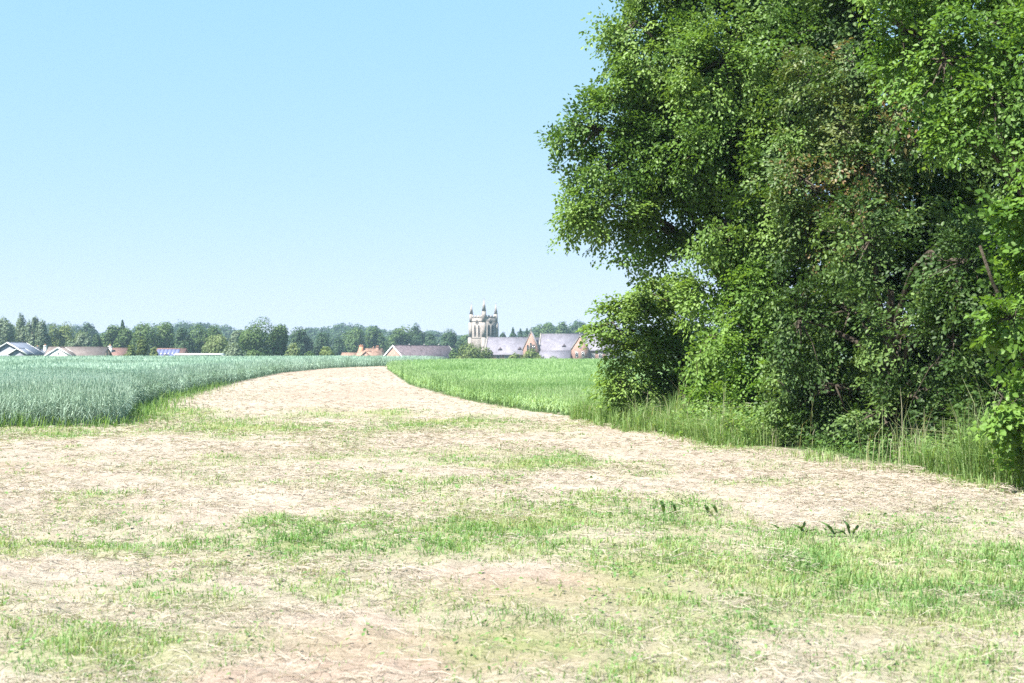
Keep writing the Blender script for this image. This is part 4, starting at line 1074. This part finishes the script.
# --- school: a long range of slate roofs with brick cross gables
S0 = (-9.0, 510.)
ANG2 = math.atan2(-.17, .985)
sc = thing('school_building', 'long brick building with lavender slate roofs and two tall brick gables', 'school', (S0[0], S0[1], BASE), ANG2)
def zl(row, t): return EYE + (HZ - row) / K * (510 - .17 * t) - BASE
gable_block(sc, 0, 19.5, 5.2, zl(353.6, 12), zl(338, 12), brick, slate, .5, .1)
gable_block(sc, 19.7, 35.4, 5.6, zl(351, 35), zl(334.5, 35), brick, slate, .5, .1)
gable_block(sc, 35.6, 47, 5.9, zl(349.5, 52), zl(332, 52), brick, slate, .5, .1)
def cross_gable(t, hw, apex, eave, yout, depth):
    """brick gable standing towards the camera, with stone coping, finial and tall windows"""
    before = set(sc.children)
    sub_block(sc, t, 0, -math.pi / 2, 2, yout, hw, eave, apex - .5, brick, slate, .1, -.1)
    sl = (apex - .5 - eave) / hw
    for s_ in (-1, 1):
        m = MB(); m.poly_extrude([(t, -yout - .1, apex + .25), (t, -yout - .1, apex - .3), (t + s_ * (hw + .25), -yout - .1, eave - .35), (t + s_ * (hw + .25), -yout - .1, eave + .25)], (0, .5, 0)); m.build('coping', stone, sc)
    m = MB(); m.tube([(t, -yout + .1, apex + .1), (t, -yout + .1, apex + .7), (t, -yout + .1, apex + 1.3)], [.22, .12, .04], 6); m.box(t - .3, t + .3, -yout + .02, -yout + .18, apex + .75, apex + .93); m.build('finial', stone, sc)
    return
cross_gable(17.0, 2.8, zl(331.6, 22), zl(350, 22), 6.6, 6)
for o, hgt in ((-1.25, 0), (0, .7), (1.25, 0)): lancet_on(sc, 'y', -1, 6.6, 17.0 + o * .85, .5, zl(355.5, 22), zl(345, 22) + hgt, .16, dark_glass, stone, bars=False)
cross_gable(34.4, 3.0, zl(336, 44), zl(349.5, 44), 7.0, 6)
for o in (-1.1, 1.1): window_y(sc, 34.4 + o, -7.0, zl(357, 44), 1.0, 1.9)
window_y(sc, 34.4, -7.0, zl(348, 44), .9, 1.4)
# low slate roofed porch between the gables
sub_block(sc, 25.5, -6.2, 0, -5.2, 5.6, 3.2, zl(358.5, 33), zl(351.2, 33), brick, slate, .3, .15)
for t_ in (5, 8, 11): window_y(sc, t_, -5.2, zl(359, 10), 1.2, 1.3)
for t_ in (39, 41.5, 44): window_y(sc, t_, -5.9, zl(358, 52), 1.2, 1.6)
# roof lights and ridge ventilators
for t_, rr in ((5.6, .45), (12.6, .5), (28.5, .5)):
    wdt, e_, r_ = (5.2, zl(353.6, 12), zl(338, 12)) if t_ < 19 else (5.6, zl(351, 35), zl(334.5, 35))
    y_ = -wdt * (1 - rr * .55); z_ = e_ + (r_ - e_) * (1 + y_ / wdt)
    m = MB(); m.poly_extrude([(t_ - .8, y_ - .5, z_ - .1), (t_ + .8, y_ - .5, z_ - .1), (t_, y_ - .5, z_ + 1.0)], (0, 1.6, 0)); m.build('roof_dormer', slate_dark, sc)
for t_, row in ((25.0, 332.2), (42.0, 329.6)):
    m = MB(); zz = zl(row, t_); m.tube([(t_, 0, zz - 2.2), (t_, 0, zz)], [.1, .03], 5); m.box(t_ - .7, t_ + .7, -.05, .05, zz - .9, zz - .75); m.build('weather_vane', metal_mat, sc)
m = MB()
for t_ in (.2, 19.6, 35.5):
    wdt, e_, r_ = (5.3, zl(353.6, 12), zl(338, 12)) if t_ < 5 else ((5.7, zl(351, 35), zl(334.5, 35)) if t_ < 30 else (6.0, zl(349.5, 52), zl(332, 52)))
    for s_ in (-1, 1):
        m.poly_extrude([(t_ - .2, 0, r_ + .5), (t_ - .2, 0, r_ - .3), (t_ - .2, s_ * (wdt + .5), e_ - .8), (t_ - .2, s_ * (wdt + .5), e_ - .05)], (.4, 0, 0))
m.build('verge_coping', stone, sc)

# ------------------------------------------------------------------ air, sun, sky
m, nt, out = mat_new('thin_summer_haze')
pv = nt.nodes.new('ShaderNodeVolumePrincipled'); pv.inputs['Color'].default_value = (.45, .62, .80, 1); pv.inputs['Density'].default_value = .00024
nt.links.new(pv.outputs[0], out.inputs['Volume'])
hb = MB(); hb.box(-2005, 2005, -205, 1755, -7, 36)
HAZE = True
if HAZE: tag(hb.build('haze', m), 'thin pale summer haze over the fields', 'haze', kind='stuff')

SUN_AZ = math.radians(-121)   # compass-like: 0 = straight ahead (+Y), negative = to the left
SUN_EL = math.radians(55)
sun = bpy.data.lights.new('sun', 'SUN'); sun.energy = 5.0; sun.angle = math.radians(.5); sun.color = (1, .95, .87)
so = bpy.data.objects.new('sun', sun); COL.objects.link(so); so.location = (-40, 0, 60)
so.rotation_euler = (math.pi / 2 - SUN_EL, 0, math.pi - SUN_AZ)

wd = bpy.data.worlds.new('World'); scene.world = wd; wd.use_nodes = True
nt = wd.node_tree; bg = nt.nodes['Background']
sky = nt.nodes.new('ShaderNodeTexSky'); sky.sky_type = 'NISHITA'; sky.sun_disc = False
sky.sun_elevation = SUN_EL; sky.sun_rotation = SUN_AZ
sky.air_density = .6; sky.dust_density = .1; sky.ozone_density = 3.0; sky.altitude = 50
sp = nt.nodes.new('ShaderNodeSeparateColor'); cb = nt.nodes.new('ShaderNodeCombineColor')      # soft shoulder of the camera for the bright sky
nt.links.new(sky.outputs[0], sp.inputs[0])
for k, (g_, c_) in enumerate([(.45, 1.178), (.18, 2.01), (.2, 2.32)]):
    nt.links.new(math_n(nt, 'MULTIPLY', math_n(nt, 'POWER', sp.outputs[k], g_), c_ * .87), cb.inputs[k])
nt.links.new(cb.outputs[0], bg.inputs['Color']); bg.inputs['Strength'].default_value = .12

cam = bpy.data.cameras.new('camera'); cam.lens = 50; cam.sensor_width = 36; cam.clip_end = 9000; cam.clip_start = .1
cam.shift_y = (HZ - 341.5) / 1024
cam.dof.use_dof = True; cam.dof.focus_distance = 22; cam.dof.aperture_fstop = 4.0
co = bpy.data.objects.new('camera', cam); COL.objects.link(co); co.location = (0, 0, EYE); co.rotation_euler = (math.pi / 2, 0, 0)
scene.camera = co

vs = scene.view_settings
vs.view_transform = 'Standard'; vs.look = 'None'; vs.exposure = 1.7; vs.gamma = 1; vs.use_curve_mapping = False
scene.render.engine = 'CYCLES'
cy = scene.cycles
cy.max_bounces = 6; cy.transparent_max_bounces = 4; cy.diffuse_bounces = 3; cy.glossy_bounces = 2; cy.transmission_bounces = 3; cy.volume_bounces = 0
cy.use_denoising = False
cy.sample_clamp_indirect = 1.5
